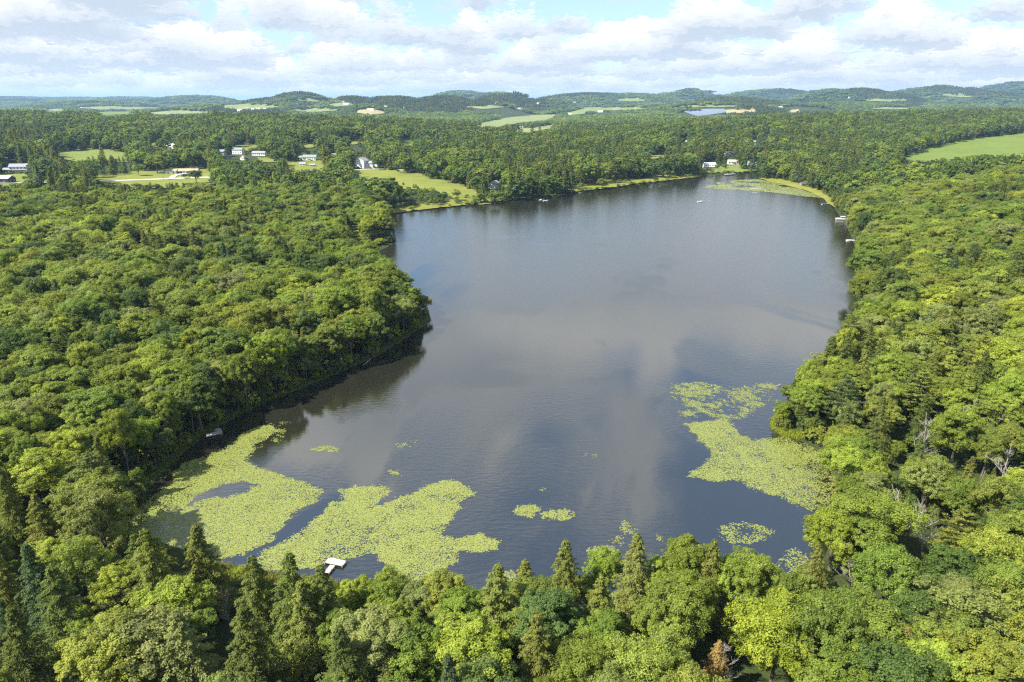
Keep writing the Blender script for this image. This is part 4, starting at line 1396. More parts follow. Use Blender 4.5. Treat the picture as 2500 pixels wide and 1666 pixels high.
def plant(a, label, group):
    x, y, z, pr, h, r, tone = a[:7]
    p = PROTO[int(pr)]
    e = link(KINDNAME[p['kind']], None, None, (x, y, z), (rng.uniform(-.04, .04), rng.uniform(-.04, .04), rng.uniform(0, 6.28)), (r / p['r'], r / p['r'], h / p['h']))
    tag(e, label, 'tree', group)
    if p['kind'] == 'dead':
        link('trunk', p['trunk'], e); link('branches', p['crown'], e)
    else:
        link('trunk', p['trunk'], e)
        c = link('crown', p['crown'], e)
        c['tint'] = tint_of(tone)
    return e


named = [tuple(v[i] for v in ALL) for i in np.nonzero(single)[0]] + heroes
nx_ = np.array([a[0] for a in named]); ny_ = np.array([a[1] for a in named])
npx, npy = proj(nx_, ny_, np.array([a[2] + a[4] * 0.75 for a in named]))
region = np.where((npx > 1860) & (npy < 1420), 'right', np.where((npx < 560) & (npy < 1330), 'left', 'front'))
SAY = {'right': ('on the right bank', 'trees on the right bank'), 'left': ('on the left bank', 'trees on the left bank'), 'front': ('in the foreground wood', 'trees of the foreground wood')}
for rg in ('right', 'left', 'front'):
    idx = np.nonzero(region == rg)[0]
    idx = idx[np.argsort(-npy[idx])]                    # bottom of the picture first
    per = 11 if rg != 'front' else 16
    for row in range(0, len(idx), per):
        rr = idx[row:row + per]
        rr = rr[np.argsort(npx[rr])]
        for k, i in enumerate(rr):
            a = named[i]
            kd = PROTO[int(a[3])]['kind']
            tn = TN[int(a[6])].replace('dark needle', 'dark green').replace('olive needle', 'olive').replace('blue needle', 'blue green')
            lb = f'{tn} {KINDSAY[kd]} {SAY[rg][0]}, row {["one", "two", "three", "four", "five", "six", "seven", "eight", "nine", "ten", "eleven", "twelve", "thirteen", "fourteen", "fifteen"][row // per]} from bottom, {ordinal(k)} from left'
            plant(a, lb, SAY[rg][1])
for a in LO:
    plant(a, a[7], 'trees standing apart on lawns and shore meadows')
dpx, dpy = proj(np.array([a[0] for a in dead]), np.array([a[1] for a in dead]), np.array([a[2] + a[4] * .7 for a in dead]))
for k, i in enumerate(np.argsort(dpx)):
    side = 'left wood' if dpx[i] < 1000 else ('foreground' if dpy[i] > 1450 else 'right wood')
    plant(dead[i], f'bare pale dead tree in the {side}, {ordinal(k)} dead tree from the left', 'bare dead trees among the green ones')


# ------------------------------------------------------------------ the rest of the forest as masses
def instancer(name, cols, label, with_trunk=True):
    x, y, z, pr, h, r, tone = cols
    pr = pr.astype(int)
    used = sorted(set(pr.tolist()))
    remap = {p: i for i, p in enumerate(used)}
    n = len(x)
    hp = np.array([p['h'] for p in PROTO]); rp = np.array([p['r'] for p in PROTO])
    me = bpy.data.meshes.new(name)
    me.vertices.add(n)
    me.vertices.foreach_set('co', np.stack([x, y, z], 1).astype(np.float32).ravel())
    rot = np.stack([rng.uniform(-.05, .05, n), rng.uniform(-.05, .05, n), rng.uniform(0, 6.283, n)], 1)
    scl = np.stack([r / rp[pr], r / rp[pr], h / hp[pr]], 1)
    tint = TV[tone.astype(int)] * rng.uniform(0.86, 1.15, (n, 1)) * np.stack([rng.uniform(.93, 1.07, n), np.ones(n), rng.uniform(.85, 1.15, n)], 1)
    for nm, val in (('rot', rot), ('scl', scl), ('tint', tint)):
        at = me.attributes.new(nm, 'FLOAT_VECTOR', 'POINT'); at.data.foreach_set('vector', val.astype(np.float32).ravel())
    at = me.attributes.new('pick', 'INT', 'POINT'); at.data.foreach_set('value', np.array([remap[p] for p in pr.tolist()], np.int32))
    o = link(name, me)
    tag(o, label, None, None, 'stuff')
    ng = bpy.data.node_groups.new(name + '_scatter', 'GeometryNodeTree')
    ng.interface.new_socket('Geometry', in_out='INPUT', socket_type='NodeSocketGeometry')
    ng.interface.new_socket('Geometry', in_out='OUTPUT', socket_type='NodeSocketGeometry')
    gi = ng.nodes.new('NodeGroupInput'); go = ng.nodes.new('NodeGroupOutput')
    join = ng.nodes.new('GeometryNodeJoinGeometry')

    def attr(nm, ty):
        nd = ng.nodes.new('GeometryNodeInputNamedAttribute'); nd.data_type = ty; nd.inputs['Name'].default_value = nm
        return nd.outputs['Attribute']
    ra, sa, pa = attr('rot', 'FLOAT_VECTOR'), attr('scl', 'FLOAT_VECTOR'), attr('pick', 'INT')
    for part in ('crown', 'trunk') if with_trunk else ('crown',):
        col = bpy.data.collections.new(f'{name}_{part}_source')
        for i, p in enumerate(used):
            src = bpy.data.objects.new(f'{name}_{part}_{i:02d}', PROTO[p][part])
            col.objects.link(src)
        ci = ng.nodes.new('GeometryNodeCollectionInfo')
        ci.inputs['Collection'].default_value = col
        ci.inputs['Separate Children'].default_value = True
        ci.inputs['Reset Children'].default_value = True
        ip = ng.nodes.new('GeometryNodeInstanceOnPoints')
        ng.links.new(gi.outputs[0], ip.inputs['Points'])
        ng.links.new(ci.outputs[0], ip.inputs['Instance'])
        ip.inputs['Pick Instance'].default_value = True
        ng.links.new(pa, ip.inputs['Instance Index'])
        ng.links.new(ra, ip.inputs['Rotation'])
        ng.links.new(sa, ip.inputs['Scale'])
        ng.links.new(ip.outputs[0], join.inputs[0])
    ng.links.new(join.outputs[0], go.inputs[0])
    md = o.modifiers.new('scatter', 'NODES'); md.node_group = ng
    return o


rest = [v[~single] for v in ALL]
instancer('forest', rest, 'mixed green woodland closing round the lake banks')
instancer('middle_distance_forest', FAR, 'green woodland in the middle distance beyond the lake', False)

# far canopy in patches, growing larger with distance
pts = []
yy = 1850.0
while yy < 13000:
    s = max(17.0, 0.0085 * yy)
    xs = np.arange(-0.86 * yy, 0.86 * yy, s) + rng.uniform(-0.4, 0.4) * s
    pts.append(np.stack([xs + rng.uniform(-.4, .4, len(xs)) * s, np.full(len(xs), yy) + rng.uniform(-.4, .4, len(xs)) * s, np.full(len(xs), s)], 1))
    yy += s * 0.9
pts = np.concatenate(pts)
z = height(pts[:, 0], pts[:, 1].copy())
px, py = proj(pts[:, 0], pts[:, 1], z)
cover = fbm(pts[:, 0] / 420.0 + 3, pts[:, 1] / 420.0, 3)
k = in_view(pts[:, 0], pts[:, 1], z) & ~((cover > 0.34) & (pts[:, 1] > 2500))
pts, z, px, py = pts[k], z[k], px[k], py[k]
sc_ = pts[:, 2] / 19.0
bad = visible_block(pts[:, 0], pts[:, 1], z, np.full(len(z), 13.0), pts[:, 2] * 0.5, 0.5)
pts, z, px, py, sc_ = pts[~bad], z[~bad], px[~bad], py[~bad], sc_[~bad]
dark = fbm(pts[:, 0] / 600.0 + 11, pts[:, 1] / 600.0 + 4, 2) + np.where((px > 830) & (px < 1330) & (pts[:, 1] > 3200) & (pts[:, 1] < 4600), 0.55, 0)  # ridge term: extra dark conifers stand in for a cloud shadow there
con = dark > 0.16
n = len(z)
pr = np.where(con, np.array(CCLUMP)[rng.integers(0, 2, n)], np.array(CLUMP)[rng.integers(0, 4, n)])
tone = np.where(con, rng.choice(len(TN), n, p=CWT / CWT.sum()), stand_tone(pts[:, 0] / 6, pts[:, 1] / 6, 0.45, -0.42))  # tones shifted to deep green, putting cloud shade into the far tree colour
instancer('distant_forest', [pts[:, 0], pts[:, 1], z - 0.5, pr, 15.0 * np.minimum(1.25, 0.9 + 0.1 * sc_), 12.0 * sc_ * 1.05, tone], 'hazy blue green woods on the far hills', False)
print('TREES', len(named), len(rest[0]), len(FAR[0]), n)

# ------------------------------------------------------------------ water lilies
MAT_A = D([(625, 972), (590, 984), (560, 1000), (530, 1028), (480, 1045), (412, 1068), (398, 1088), (405, 1108), (350, 1140), (290, 1205), (270, 1222), (330, 1240), (380, 1250), (430, 1268), (500, 1288), (560, 1274),
           (620, 1242), (660, 1192), (720, 1152), (746, 1130), (700, 1112), (655, 1097), (600, 1077), (566, 1062), (580, 1032), (608, 1006), (632, 990)])
HOLE_A = [(528, 1186), (600, 1176), (638, 1186), (586, 1206), (498, 1220), (450, 1240), (474, 1214)]
MAT_B = D([(780, 1125), (830, 1120), (870, 1115), (900, 1130), (870, 1150), (842, 1176), (900, 1150), (960, 1130), (1000, 1108), (1045, 1104), (1096, 1136), (1060, 1155), (1045, 1185), (1020, 1215), (1004, 1228), (1060, 1242),
           (1100, 1226), (1150, 1245), (1146, 1262), (1100, 1270), (1050, 1265), (1050, 1290), (1022, 1310), (1060, 1330), (1066, 1350), (1040, 1385), (960, 1392), (890, 1375), (880, 1320), (902, 1312), (862, 1270), (800, 1284),
           (760, 1292), (735, 1305), (640, 1315), (570, 1300), (590, 1280), (620, 1257), (680, 1232), (720, 1202), (742, 1176), (760, 1155), (790, 1150)])
MAT_C = D([(1575, 975), (1620, 970), (1668, 962), (1700, 1000), (1730, 1012), (1760, 1008), (1800, 1006), (1890, 1035), (1945, 1100), (1945, 1185), (1880, 1180), (1850, 1168), (1800, 1147), (1740, 1127), (1690, 1101), (1640, 1107), (1580, 1097),
           (1620, 1066), (1642, 1046), (1612, 1012)])
MAT_D = D([(1540, 888), (1600, 879), (1660, 888), (1700, 893), (1740, 884), (1785, 882), (1790, 925), (1745, 937), (1700, 966), (1640, 957), (1590, 938), (1548, 920)])
BLOBS = [(1212, 1176, 27, 14, 1), (1287, 1184, 36, 13, 1), (1446, 1212, 20, 15, .5), (1418, 1242, 15, 9, .6), (1510, 1238, 9, 10, .35), (1712, 1226, 62, 24, .75), (1820, 1290, 34, 30, .5), (750, 1033, 30, 8, .55), (928, 1025, 16, 6, .5),
         (950, 1017, 7, 2.5, .5), (908, 1087, 10, 6, .9), (1360, 1047, 15, 4, .7), (1222, 1121, 5, 2.5, .6), (1244, 1124, 7, 3, .7), (1582, 951, 20, 7, .9), (655, 975, 14, 5, .2), (1385, 1268, 40, 12, .8), (1160, 1325, 30, 14, .7), (640, 1000, 22, 16, .15), (360, 1085, 30, 14, .15)]


def pads(name, label, sampler, spacing, rad, y_dep=1.0):
    """sampler(px,py) -> density 0..1; pads are notched, slightly tilted discs"""
    pass


def pad_mesh(name, label, x, y, rmin, rmax):
    n = len(x)
    rr = rng.uniform(rmin, rmax, n)
    a0 = rng.uniform(0, 6.283, n)
    k = 7
    ang = a0[:, None] + np.linspace(0.22, 6.06, k)[None]
    tl = rng.normal(size=(n, 2)) * 0.05
    zz = 0.022 + rng.random(n) * 0.035
    cx = np.cos(ang) * rr[:, None]; cy_ = np.sin(ang) * rr[:, None]
    vx = x[:, None] + cx; vy = y[:, None] + cy_
    vz = zz[:, None] + np.maximum(-0.012, cx * tl[:, :1] + cy_ * tl[:, 1:]) + 0.0
    # notch point
    v = np.concatenate([np.stack([vx, vy, vz], -1), np.stack([x, y, zz], -1)[:, None, :]], 1).reshape(-1, 3)
    f = np.arange(n * (k + 1)).reshape(n, k + 1)
    o = link(name, mesh_np(name, v, f, [MATS['lily_leaf']], attrs={'leafvar': ('FACE', rng.random(n))}))
    tag(o, label, None, None, 'stuff')


def sample_mat(poly, hole, spacing, dens):
    P = np.array(poly); wx, wy = at_z(P[:, 0], P[:, 1])
    x, y = jgrid(wx.min() - 1, wx.max() + 1, wy.min() - 1, wy.max() + 1, spacing, 0.6)
    px, py = proj(x, y, np.zeros_like(x))
    # ragged rim: wobble the test point
    wob = fbm(x / 2.2, y / 2.2, 3)
    sx = 13 * fbm(x / 1.6 + 9, y / 1.6, 4) + 12 * wob; sy = 7 * fbm(x / 1.6, y / 1.6 + 7, 4) + 3 * wob
    sx = sx + rng.normal(size=len(x)) * 3.2; sy = sy + rng.normal(size=len(x)) * 1.6
    k = inpoly(px + sx, py + sy, poly)
    if hole is not None:
        k &= ~inpoly(px + sx, py + sy, hole)
    k &= lake_sd(x, y) < 0.2
    g = 0.5 + 0.8 * fbm(x / 4.5 + 2, y / 4.5, 4) + 0.5 * fbm(x / 1.1, y / 1.1 + 5, 2)
    k &= rng.random(len(x)) < dens(px, py, g)
    return x[k], y[k]


x, y = sample_mat(MAT_A, HOLE_A, 0.205, lambda a, b, g: np.clip(0.50 + np.clip((a - 330) / 260, 0, 0.45) + (g - 0.5) * 0.7, 0.05, 0.98))
pad_mesh('lily_pads', 'large mat of yellow green lily pads in the near left corner', x, y, 0.09, 0.185)
x, y = sample_mat(MAT_B, None, 0.20, lambda a, b, g: np.clip(0.97 + (g - 0.62) * 0.9, 0.1, 1))
pad_mesh('lily_pads', 'dense branching mat of lily pads beside the wooden dock', x, y, 0.09, 0.185)
x, y = sample_mat(MAT_C, None, 0.21, lambda a, b, g: np.clip(0.86 - np.clip((a - 1930) / 160, 0, .45) + (g - 0.5) * 0.9, 0.1, 0.98))
pad_mesh('lily_pads', 'mat of lily pads against the right bank', x, y, 0.09, 0.185)
x, y = sample_mat(MAT_D, None, 0.27, lambda a, b, g: np.clip(0.45 + (g - 0.52) * 2.6, 0.02, 0.98))
pad_mesh('lily_pads', 'broken upper mat of lily pads off the right bank', x, y, 0.10, 0.20)
bx, by = [], []
for cx_, cy_, rx, ry, dn in BLOBS:
    poly = [((cx_ + rx * math.cos(t)) * S, (cy_ + ry * math.sin(t)) * S) for t in np.linspace(0, 6.283, 18)[:-1]]
    x, y = sample_mat(poly, None, 0.22, lambda a, b, g: np.clip(dn + (g - 0.55) * 1.2, 0.03, 1))
    bx.append(x); by.append(y)
x, y = np.concatenate(bx), np.concatenate(by)
pad_mesh('lily_pads', 'small scattered islands of lily pads on open water', x, y, 0.09, 0.185)
# stray pads and submerged leaves breaking the surface over the middle
# marsh of pads at the far end
MARSH = D([(1612, 430), (1650, 420), (1690, 415), (1745, 412), (1800, 425), (1850, 438), (1890, 455), (1850, 452), (1790, 444), (1740, 440), (1690, 436), (1640, 434)])
P = np.array(MARSH); wx, wy = at_z(P[:, 0], P[:, 1])
x, y = jgrid(wx.min(), wx.max(), wy.min(), wy.max(), 1.15, 0.5)
px, py = proj(x, y, np.zeros_like(x))
g = fbm(x / 22.0, y / 22.0, 3)
k = inpoly(px + g * 12, py + g * 2, MARSH) & (rng.random(len(x)) < np.clip(0.95 + g * 0.9, 0, 1)) & (g > -0.30)
pad_mesh('marsh_lily_pads', 'pale green marsh of lily pads at the far inlet', x[k], y[k], 0.6, 0.95)
MARSH2 = D([(1600, 402), (1650, 399), (1690, 397), (1690, 401), (1640, 405), (1605, 407)])

# ------------------------------------------------------------------ shoreline grass
def blades(name, label, x, y, z, hlo, hhi, tint, per=9, w=0.035):
    n = len(x) * per
    X = np.repeat(x, per) + rng.normal(size=n) * 0.16; Y = np.repeat(y, per) + rng.normal(size=n) * 0.16; Z = np.repeat(z, per) - 0.05
    h = rng.uniform(hlo, hhi, n); a = rng.uniform(0, 6.28, n); ln = rng.uniform(0.1, 0.55, n) * h; la = rng.uniform(0, 6.28, n)
    dx, dy = np.cos(a) * w, np.sin(a) * w
    v = np.stack([np.stack([X - dx, Y - dy, Z], 1), np.stack([X + dx, Y + dy, Z], 1),
                  np.stack([X + dx * .6 + np.cos(la) * ln * .4, Y + dy * .6 + np.sin(la) * ln * .4, Z + h * .65], 1), np.stack([X + np.cos(la) * ln, Y + np.sin(la) * ln, Z + h], 1)], 1).reshape(-1, 3)
    o = link(name, mesh_np(name, v, np.arange(4 * n).reshape(n, 4), [MATS['leaf']], attrs={'leafvar': ('FACE', rng.random(n))}))
    o['tint'] = list(tint)
    tag(o, label, None, None, 'stuff')


def along_shore(poly_px, s, dlo, dhi):
    P = np.array(poly_px); wx, wy = at_z(P[:, 0], P[:, 1])
    x, y = jgrid(wx.min(), wx.max(), wy.min(), wy.max(), s)
    px, py = proj(x, y, np.zeros_like(x)); d = lake_sd(x, y)
    k = inpoly(px, py, poly_px) & (d > dlo) & (d < dhi)
    return x[k], y[k], height(x[k], y[k])


x, y, z = along_shore(D([(1755, 955), (1830, 955), (1850, 1012), (1800, 1012), (1755, 1000)]), 0.45, -0.4, 4.0)
blades('shore_grass', 'bright green tussock grass on the right bank point', x, y, z, 0.4, 1.0, (0.17, 0.20, 0.02), 8)
x, y, z = along_shore(D([(250, 1100), (420, 1000), (700, 880), (1000, 720), (1010, 760), (700, 920), (420, 1100), (300, 1260)]), 0.8, -0.3, 2.6)
blades('shore_grass', 'thin strip of grass under trees along the left bank', x, y, z, 0.4, 0.9, (0.12, 0.16, 0.02), 7)
x, y, z = along_shore(D([(480, 1280), (760, 1310), (900, 1370), (880, 1420), (700, 1400), (480, 1330)]), 0.5, -0.6, 4.0)
blades('shore_grass', 'ochre and green sedge around the wooden dock', x, y, z, 0.4, 1.0, (0.15, 0.15, 0.03), 6)

# ------------------------------------------------------------------ docks, boats and raft
def local_frame(px, py, yaw, name, label, cat, group=None, z=0.0):
    x, y = at_z(px, py, z)
    e = link(name, None, None, (float(x), float(y), z), (0, 0, R(yaw)))
    return tag(e, label, cat, group)


def dock(px, py, yaw, L, W, label, head=None, mat='grey_boards', zt=0.45):
    """walkway of cross planks from the bank, with an optional wider head"""
    e = local_frame(px, py, yaw, 'dock', label, 'dock', 'docks along the lake shore')
    n = max(3, int(L / 0.42))
    pm = MB().box(-W / 2, W / 2, -0.19, 0.19, -0.05, 0.0).mesh('plank', MATS[mat])
    for i in range(n):
        link('plank', pm, e, (0, -L + (i + 0.5) * L / n, zt + random.uniform(-.008, .008)), (0, 0, random.uniform(-.01, .01)))
    if head:
        hw, hl = head
        m = max(3, int(hl / 0.42))
        hm = MB().box(-hw / 2, hw / 2, -0.19, 0.19, -0.05, 0.0).mesh('plank', MATS['grey_boards'])
        for i in range(m):
            link('plank', hm, e, (0, 0.2 + (i + 0.5) * hl / m, zt + random.uniform(-.008, .008)))
        for sx in (-1, 1):
            MB().box(sx * hw / 2 - 0.05, sx * hw / 2 + 0.05, 0.03, hl + 0.2, zt - 0.26, zt - 0.06).build('beam', MATS['grey_boards'], e)
        ends = [(-hw / 2 + .1, .3), (hw / 2 - .1, .3), (-hw / 2 + .1, hl), (hw / 2 - .1, hl)]
    else:
        ends = [(-W / 2, -0.2), (W / 2, -0.2)]
    for sx in (-1, 1):
        MB().box(sx * W / 2 - 0.06, sx * W / 2 + 0.04, -L, 0, zt - 0.22, zt - 0.06).build('beam', MATS['grey_boards'], e)
    for ex, ey in ends + [(-W / 2, -L * 0.6), (W / 2, -L * 0.6)]:
        MB().tube([(ex, ey, -1.5), (ex, ey, zt + 0.25)], 0.06, 8).build('post', MATS['pole_wood'], e)
    return e


dock(813, 1385, -16, 2.4, 1.0, 'pale T shaped wooden dock at the near shore by lily pads', (3.8, 1.7), 'pale_boards', 0.5)
dock(543, 1058, -60, 4.0, 1.6, 'old grey dock in shade under the left bank trees', None, 'grey_boards')
dock(1322, 488, -18, 7.0, 2.0, 'white dock with boats below the far shore wood', (5.0, 2.6), 'pale_boards')
dock(1418, 471, -20, 7.0, 1.8, 'small pale dock near the sandy slope', (3.6, 2.0), 'pale_boards')
dock(962, 582, -85, 8.0, 2.0, 'white dock at the tip of the grassy point', None, 'pale_boards')
dock(2030, 501, 110, 9.0, 1.8, 'pale dock by the blue covered boat', None, 'pale_boards')
dock(1830, 461, 60, 12.0, 1.6, 'long pale dock on the marsh edge', None, 'pale_boards')


def hull(L, W, hgt, pts=9):
    """open boat hull with pointed bow, thin walls"""
    mb = MB(); vs = []; fs = []
    for i in range(pts):
        t = i / (pts - 1)
        w = W / 2 * (1 - max(0, (t - 0.45) / 0.55) ** 2.2) * (0.86 + 0.14 * min(1, t / 0.3))
        w = max(w, 0.02); x = -L / 2 + L * t; sh = hgt * (0.85 + 0.35 * t * t)
        vs += [(x, -w, sh), (x, -w * .72, 0.02 + .12 * t * t), (x, w * .72, 0.02 + .12 * t * t), (x, w, sh), (x, w - min(.07, w * .5), sh), (x, w * .66, 0.12 + .12 * t * t), (x, -w * .66, 0.12 + .12 * t * t), (x, -w + min(.07, w * .5), sh)]
    for i in range(pts - 1):
        for k in range(8):
            a = i * 8 + k; b = i * 8 + (k + 1) % 8
            fs.append([a, b, b + 8, a + 8])
    fs.append([0, 7, 6, 5, 4, 3, 2, 1]); fs.append([(pts - 1) * 8 + k for k in range(8)])
    return mb.add(vs, fs)


def rowboat(px, py, yaw, L, mat, label, cover=None, motor=False):
    e = local_frame(px, py, yaw, 'boat', label, 'boat', 'boats on the lake')
    hull(L, L * 0.34, 0.62).build('hull', MATS[mat], e, loc=(0, 0, -0.12))
    for x in (-L * .2, L * .12):
        MB().box(x - .14, x + .14, -L * .15, L * .15, 0.30, 0.36).build('thwart', MATS['grey_boards'], e)
    if cover:
        MB().prism([(-L * .16, .5), (L * .16, .5), (L * .1, .95), (-L * .1, .95)], -L * .42, L * .2).build('canvas_cover', MATS[cover], e)
    if motor:
        mo = MB().box(-L / 2 - .35, -L / 2 - .02, -.18, .18, .35, .95).build('outboard_motor', MATS['black_rubber'], e)
        MB().box(-L / 2 - .25, -L / 2 - .12, -.06, .06, -.5, .35).build('shaft', MATS['aluminium'], mo)


def pontoon(px, py, yaw, L, label):
    e = local_frame(px, py, yaw, 'pontoon_boat', label, 'boat', 'boats on the lake')
    W = 2.5
    for s in (-1, 1):
        MB().tube([(-L / 2, s * .85, .12), (-L / 2 + .2, s * .85, .12), (L / 2 - .7, s * .85, .12), (L / 2, s * .85, .3)], [.2, .32, .32, .06], 10).build('float', MATS['aluminium'], e)
    MB().box(-L / 2, L / 2 - .3, -W / 2, W / 2, .45, .58).build('deck', MATS['grey_siding'], e)
    for s in (-1, 1):
        MB().box(-L / 2 + .1, L / 2 - .4, s * W / 2 - .04, s * W / 2 + .04, .62, 1.25).build('rail_panel', MATS['white_paint'], e)
    MB().box(L / 2 - .44, L / 2 - .36, -W / 2 + .06, W / 2 - .06, .62, 1.25).build('front_panel', MATS['white_paint'], e)
    for s in (-1, 1):
        MB().box(-L * .4, L * .25, s * .95 - .25, s * .95 + .22, .6, 1.05).build('bench', MATS['white_paint'], e)
    MB().prism([(-W / 2, 2.45), (0, 2.65), (W / 2, 2.45), (W / 2, 2.5), (0, 2.72), (-W / 2, 2.5)], -L * .42, L * .08).build('canopy', MATS['white_paint'], e)
    for sx in (-L * .4, L * .05):
        for s in (-1, 1):
            MB().tube([(sx, s * W / 2 * .95, .6), (sx, s * W / 2 * .95, 2.46)], .03, 6).build('canopy_pole', MATS['aluminium'], e)
    MB().box(-L / 2 - .4, -L / 2 - .02, -.22, .22, .3, 1.1).build('outboard_motor', MATS['black_rubber'], e)


pontoon(2053, 537, 172, 8.0, 'white pontoon boat moored at the right bank')
rowboat(2014, 499, 10, 6.5, 'white_paint', 'white boat under a blue cover by the far right dock', 'blue_canvas', True)
rowboat(2076, 588, 170, 5.5, 'white_paint', 'white motorboat under trees, nearest boat on the right bank', None, True)
rowboat(1710, 493, 15, 6.0, 'white_paint', 'small white boat out on open water', None, True)
rowboat(1332, 491, 25, 5.0, 'white_paint', 'white boat beside the far shore dock', None, False)
rowboat(1042, 507, 5, 4.0, 'white_paint', 'white rowing boat pulled up on the bay grass', None, False)
rowboat(1130, 501, -5, 4.0, 'aluminium', 'grey rowing boat on the bay shore near the single tree', None, False)
e = local_frame(1843, 473, 5, 'swim_raft', 'dark floating swim raft off the marsh', 'raft')
for i in range(8):
    MB().box(-3.0 + i * .75, -3.0 + i * .75 + .68, -1.6, 1.6, .38, .46).build('plank', MATS['grey_boards'], e)
for s in (-1, 1):
    MB().tube([(-2.9, s * 1.2, .1), (2.9, s * 1.2, .1)], .28, 10).build('float', MATS['black_rubber'], e)

# footbridge across the inlet mouth
x, y = at_z(1782, 428, 0)
e = tag(link('footbridge', None, None, (float(x), float(y), 0.6), (0, 0, R(35))), 'small white footbridge across the inlet', 'bridge')
MB().box(-9, 9, -1.2, 1.2, .3, .55).build('deck', MATS['pale_boards'], e)
for s in (-1, 1):
    MB().box(-9, 9, s * 1.2 - .06, s * 1.2 + .06, 1.35, 1.5).build('handrail', MATS['white_paint'], e)
    for i in range(7):
        MB().box(-9 + i * 3 - .07, -9 + i * 3 + .07, s * 1.2 - .06, s * 1.2 + .06, .55, 1.35).build('rail_post', MATS['white_paint'], e)
for i in (-6, 0, 6):
    MB().box(i - .3, i + .3, -1.0, 1.0, -2.0, .3).build('pier', MATS['stone'], e)


# ------------------------------------------------------------------ poles, mast, solar field, rocks
def pole(px, py, label):
    x, y, z = (float(v[0]) for v in ground_at([px], [py]))
    e = tag(link('utility_pole', None, None, (x, y, z)), label, 'utility pole', 'utility poles by the roads')
    MB().tube([(0, 0, -.5), (0, 0, 11)], [.17, .11], 8).build('post', MATS['pole_wood'], e)
    MB().box(-1.2, 1.2, -.06, .06, 10.0, 10.16).build('crossarm', MATS['pole_wood'], e)
    for q in (-1, 0.9):
        MB().tube([(q, 0, 10.16), (q, 0, 10.4)], .05, 6).build('insulator', MATS['white_paint'], e)


pole(842, 418, 'utility pole on the lane left of the large farmhouse')
pole(27, 444, 'utility pole on the lawn by the left edge barn')
pole(212, 447, 'utility pole by the road behind the thicket')
pole(400, 441, 'utility pole by the road in front of the lone round tree')
x, y, z = (float(v[0]) for v in ground_at([478], [239]))
e = tag(link('radio_mast', None, None, (x, y, z)), 'thin radio mast on the far left hilltop', 'mast')
for k in range(3):
    a = k * 2.094
    MB().tube([(2 * math.cos(a), 2 * math.sin(a), 0), (.4 * math.cos(a), .4 * math.sin(a), 70)], [.35, .2], 5).build('mast_leg', MATS['aluminium'], e)
for i in range(10):
    r_ = 2 - 1.6 * (i + 1) / 10.5
    MB().tube([(r_ * math.cos(a), r_ * math.sin(a), 6.6 * (i + 1)) for a in (0, 2.094, 4.189, 6.283)], .15, 4).build('brace', MATS['aluminium'], e)

gx, gy, gz = ground_at([1666, 1768, 1770, 1700], [273, 268, 276, 285])
e = tag(link('solar_array', None, None, (float(gx[0]), float(gy[0]), float(gz[0]))), 'blue grey field of solar panels in the far right valley', 'solar array')
quad = [np.array([gx[i] - gx[0], gy[i] - gy[0]]) for i in range(4)]
for i in range(26):
    t = (i + 0.5) / 26
    a = quad[0] + (quad[3] - quad[0]) * t; b = quad[1] + (quad[2] - quad[1]) * t
    m = 14
    mb = MB()
    P_ = [a + (b - a) * k / m for k in range(m + 1)]
    zz = [H1(float(gx[0] + p[0]), float(gy[0] + p[1])) - float(gz[0]) + 2.2 for p in P_]
    v = []; f = []
    dv = (quad[3] - quad[0]) / 26 * 0.62
    for k in range(m + 1):
        v += [(P_[k][0], P_[k][1], zz[k] + 1.6), (P_[k][0] + dv[0], P_[k][1] + dv[1], zz[k]), (P_[k][0] + dv[0], P_[k][1] + dv[1], zz[k] - .2), (P_[k][0], P_[k][1], zz[k] + 1.4)]
    for k in range(m):
        for j in range(4):
            f.append([k * 4 + j, k * 4 + (j + 1) % 4, (k + 1) * 4 + (j + 1) % 4, (k + 1) * 4 + j])
    mb.add(v, f).build('panel_row', MATS['solar_glass'], e)


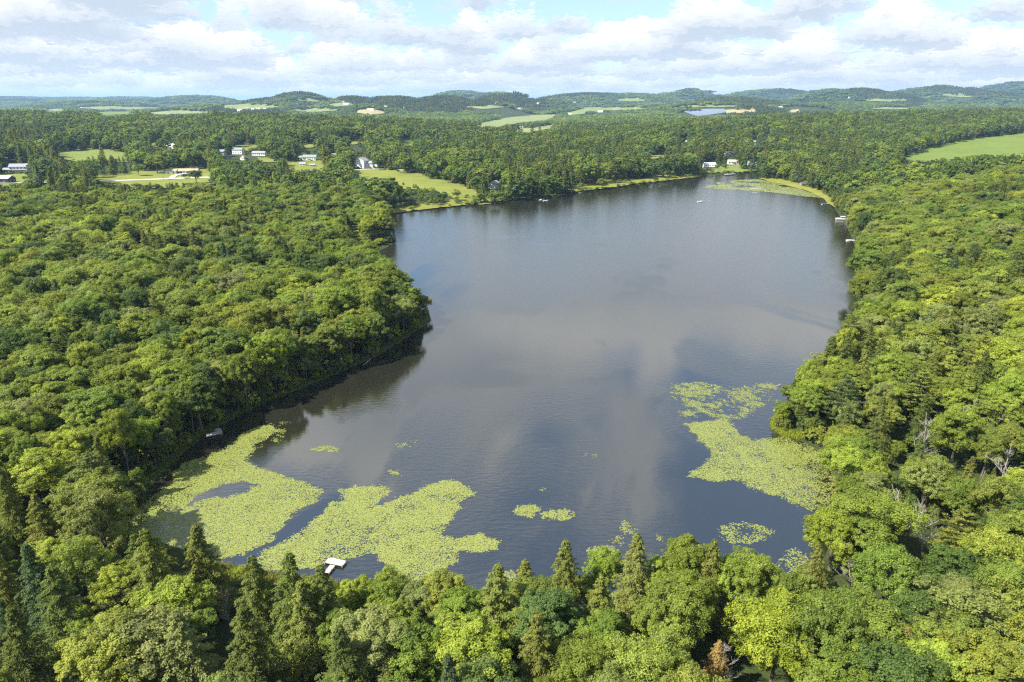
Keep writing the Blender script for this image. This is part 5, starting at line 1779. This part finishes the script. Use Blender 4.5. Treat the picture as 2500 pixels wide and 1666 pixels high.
def rock(px, py, s, label, sd_):
    x, y = at_z(px, py, 0)
    g = random.Random(sd_)
    bm = bmesh.new(); bmesh.ops.create_icosphere(bm, subdivisions=2, radius=s)
    for v in bm.verts:
        v.co *= 1 + g.uniform(-.22, .22); v.co.z *= 0.6; v.co.x *= 1.35
    me = bpy.data.meshes.new('rock'); bm.to_mesh(me); bm.free(); me.materials.append(MATS['stone'])
    tag(link('rock', me, None, (float(x), float(y), 0.1), (0, 0, g.uniform(0, 6))), label, 'rock', 'rocks at the waterline')


rock(530, 1052, 0.7, 'grey rock beside the old dock on the left bank', 1)
rock(729, 938, 0.7, 'pale rock at the left bank waterline under trees', 2)
rock(1891, 1003, 0.45, 'small rock off the right bank grass point', 3)
rock(1897, 1046, 0.5, 'rock at the foot of the right bank tussocks', 4)
rock(1992, 1280, 0.6, 'dark rock in the near right corner of the lake', 5)
# drowned logs
for (x1, y1, x2, y2, lb) in [(885, 893, 905, 880, 'fallen grey log slanting into water from left bank'), (1890, 945, 1905, 942, 'pale log floating off the right bank')]:
    a = at_z(x1, y1, 0); b = at_z(x2, y2, 0)
    o = MB().tube([(float(a[0]), float(a[1]), 0.05), ((float(a[0]) + float(b[0])) / 2, (float(a[1]) + float(b[1])) / 2, .16), (float(b[0]), float(b[1]), .5)], [.09, .13, .16], 8).build('fallen_log', MATS['dead_wood'])
    tag(o, lb, 'log')

# ------------------------------------------------------------------ haze
def build_haze():
    top = max(float(Z_HIGH) + 30.0, CAM_H + 40.0); half = 52000.0; lo = float(Z_LOW) - 1.0
    o = MB().box(-half, half, -half, half, lo - 4, top).build('haze', None) if False else None
    me = mesh_np('haze', [(-half, -half, lo), (half, -half, lo), (half, half, lo), (-half, half, lo), (-half, -half, top), (half, -half, top), (half, half, top), (-half, half, top)],
                 [[3, 2, 1, 0], [4, 5, 6, 7], [0, 1, 5, 4], [1, 2, 6, 5], [2, 3, 7, 6], [3, 0, 4, 7]])
    m = bpy.data.materials.new('haze'); m.use_nodes = True; m.node_tree.nodes.clear()
    t = NT(m.node_tree)
    out = t.n('ShaderNodeOutputMaterial')
    v = t.n('ShaderNodeVolumePrincipled', Color=(0.42, 0.68, 1.0), Density=HAZE, Anisotropy=0.1)
    m.node_tree.links.new(v.outputs[0], out.inputs['Volume'])
    me.materials.append(m)
    o = link('haze', me)
    tag(o, 'thin blue summer haze over the valley', None, None, 'stuff')


HAZE = 0.000055
build_haze()
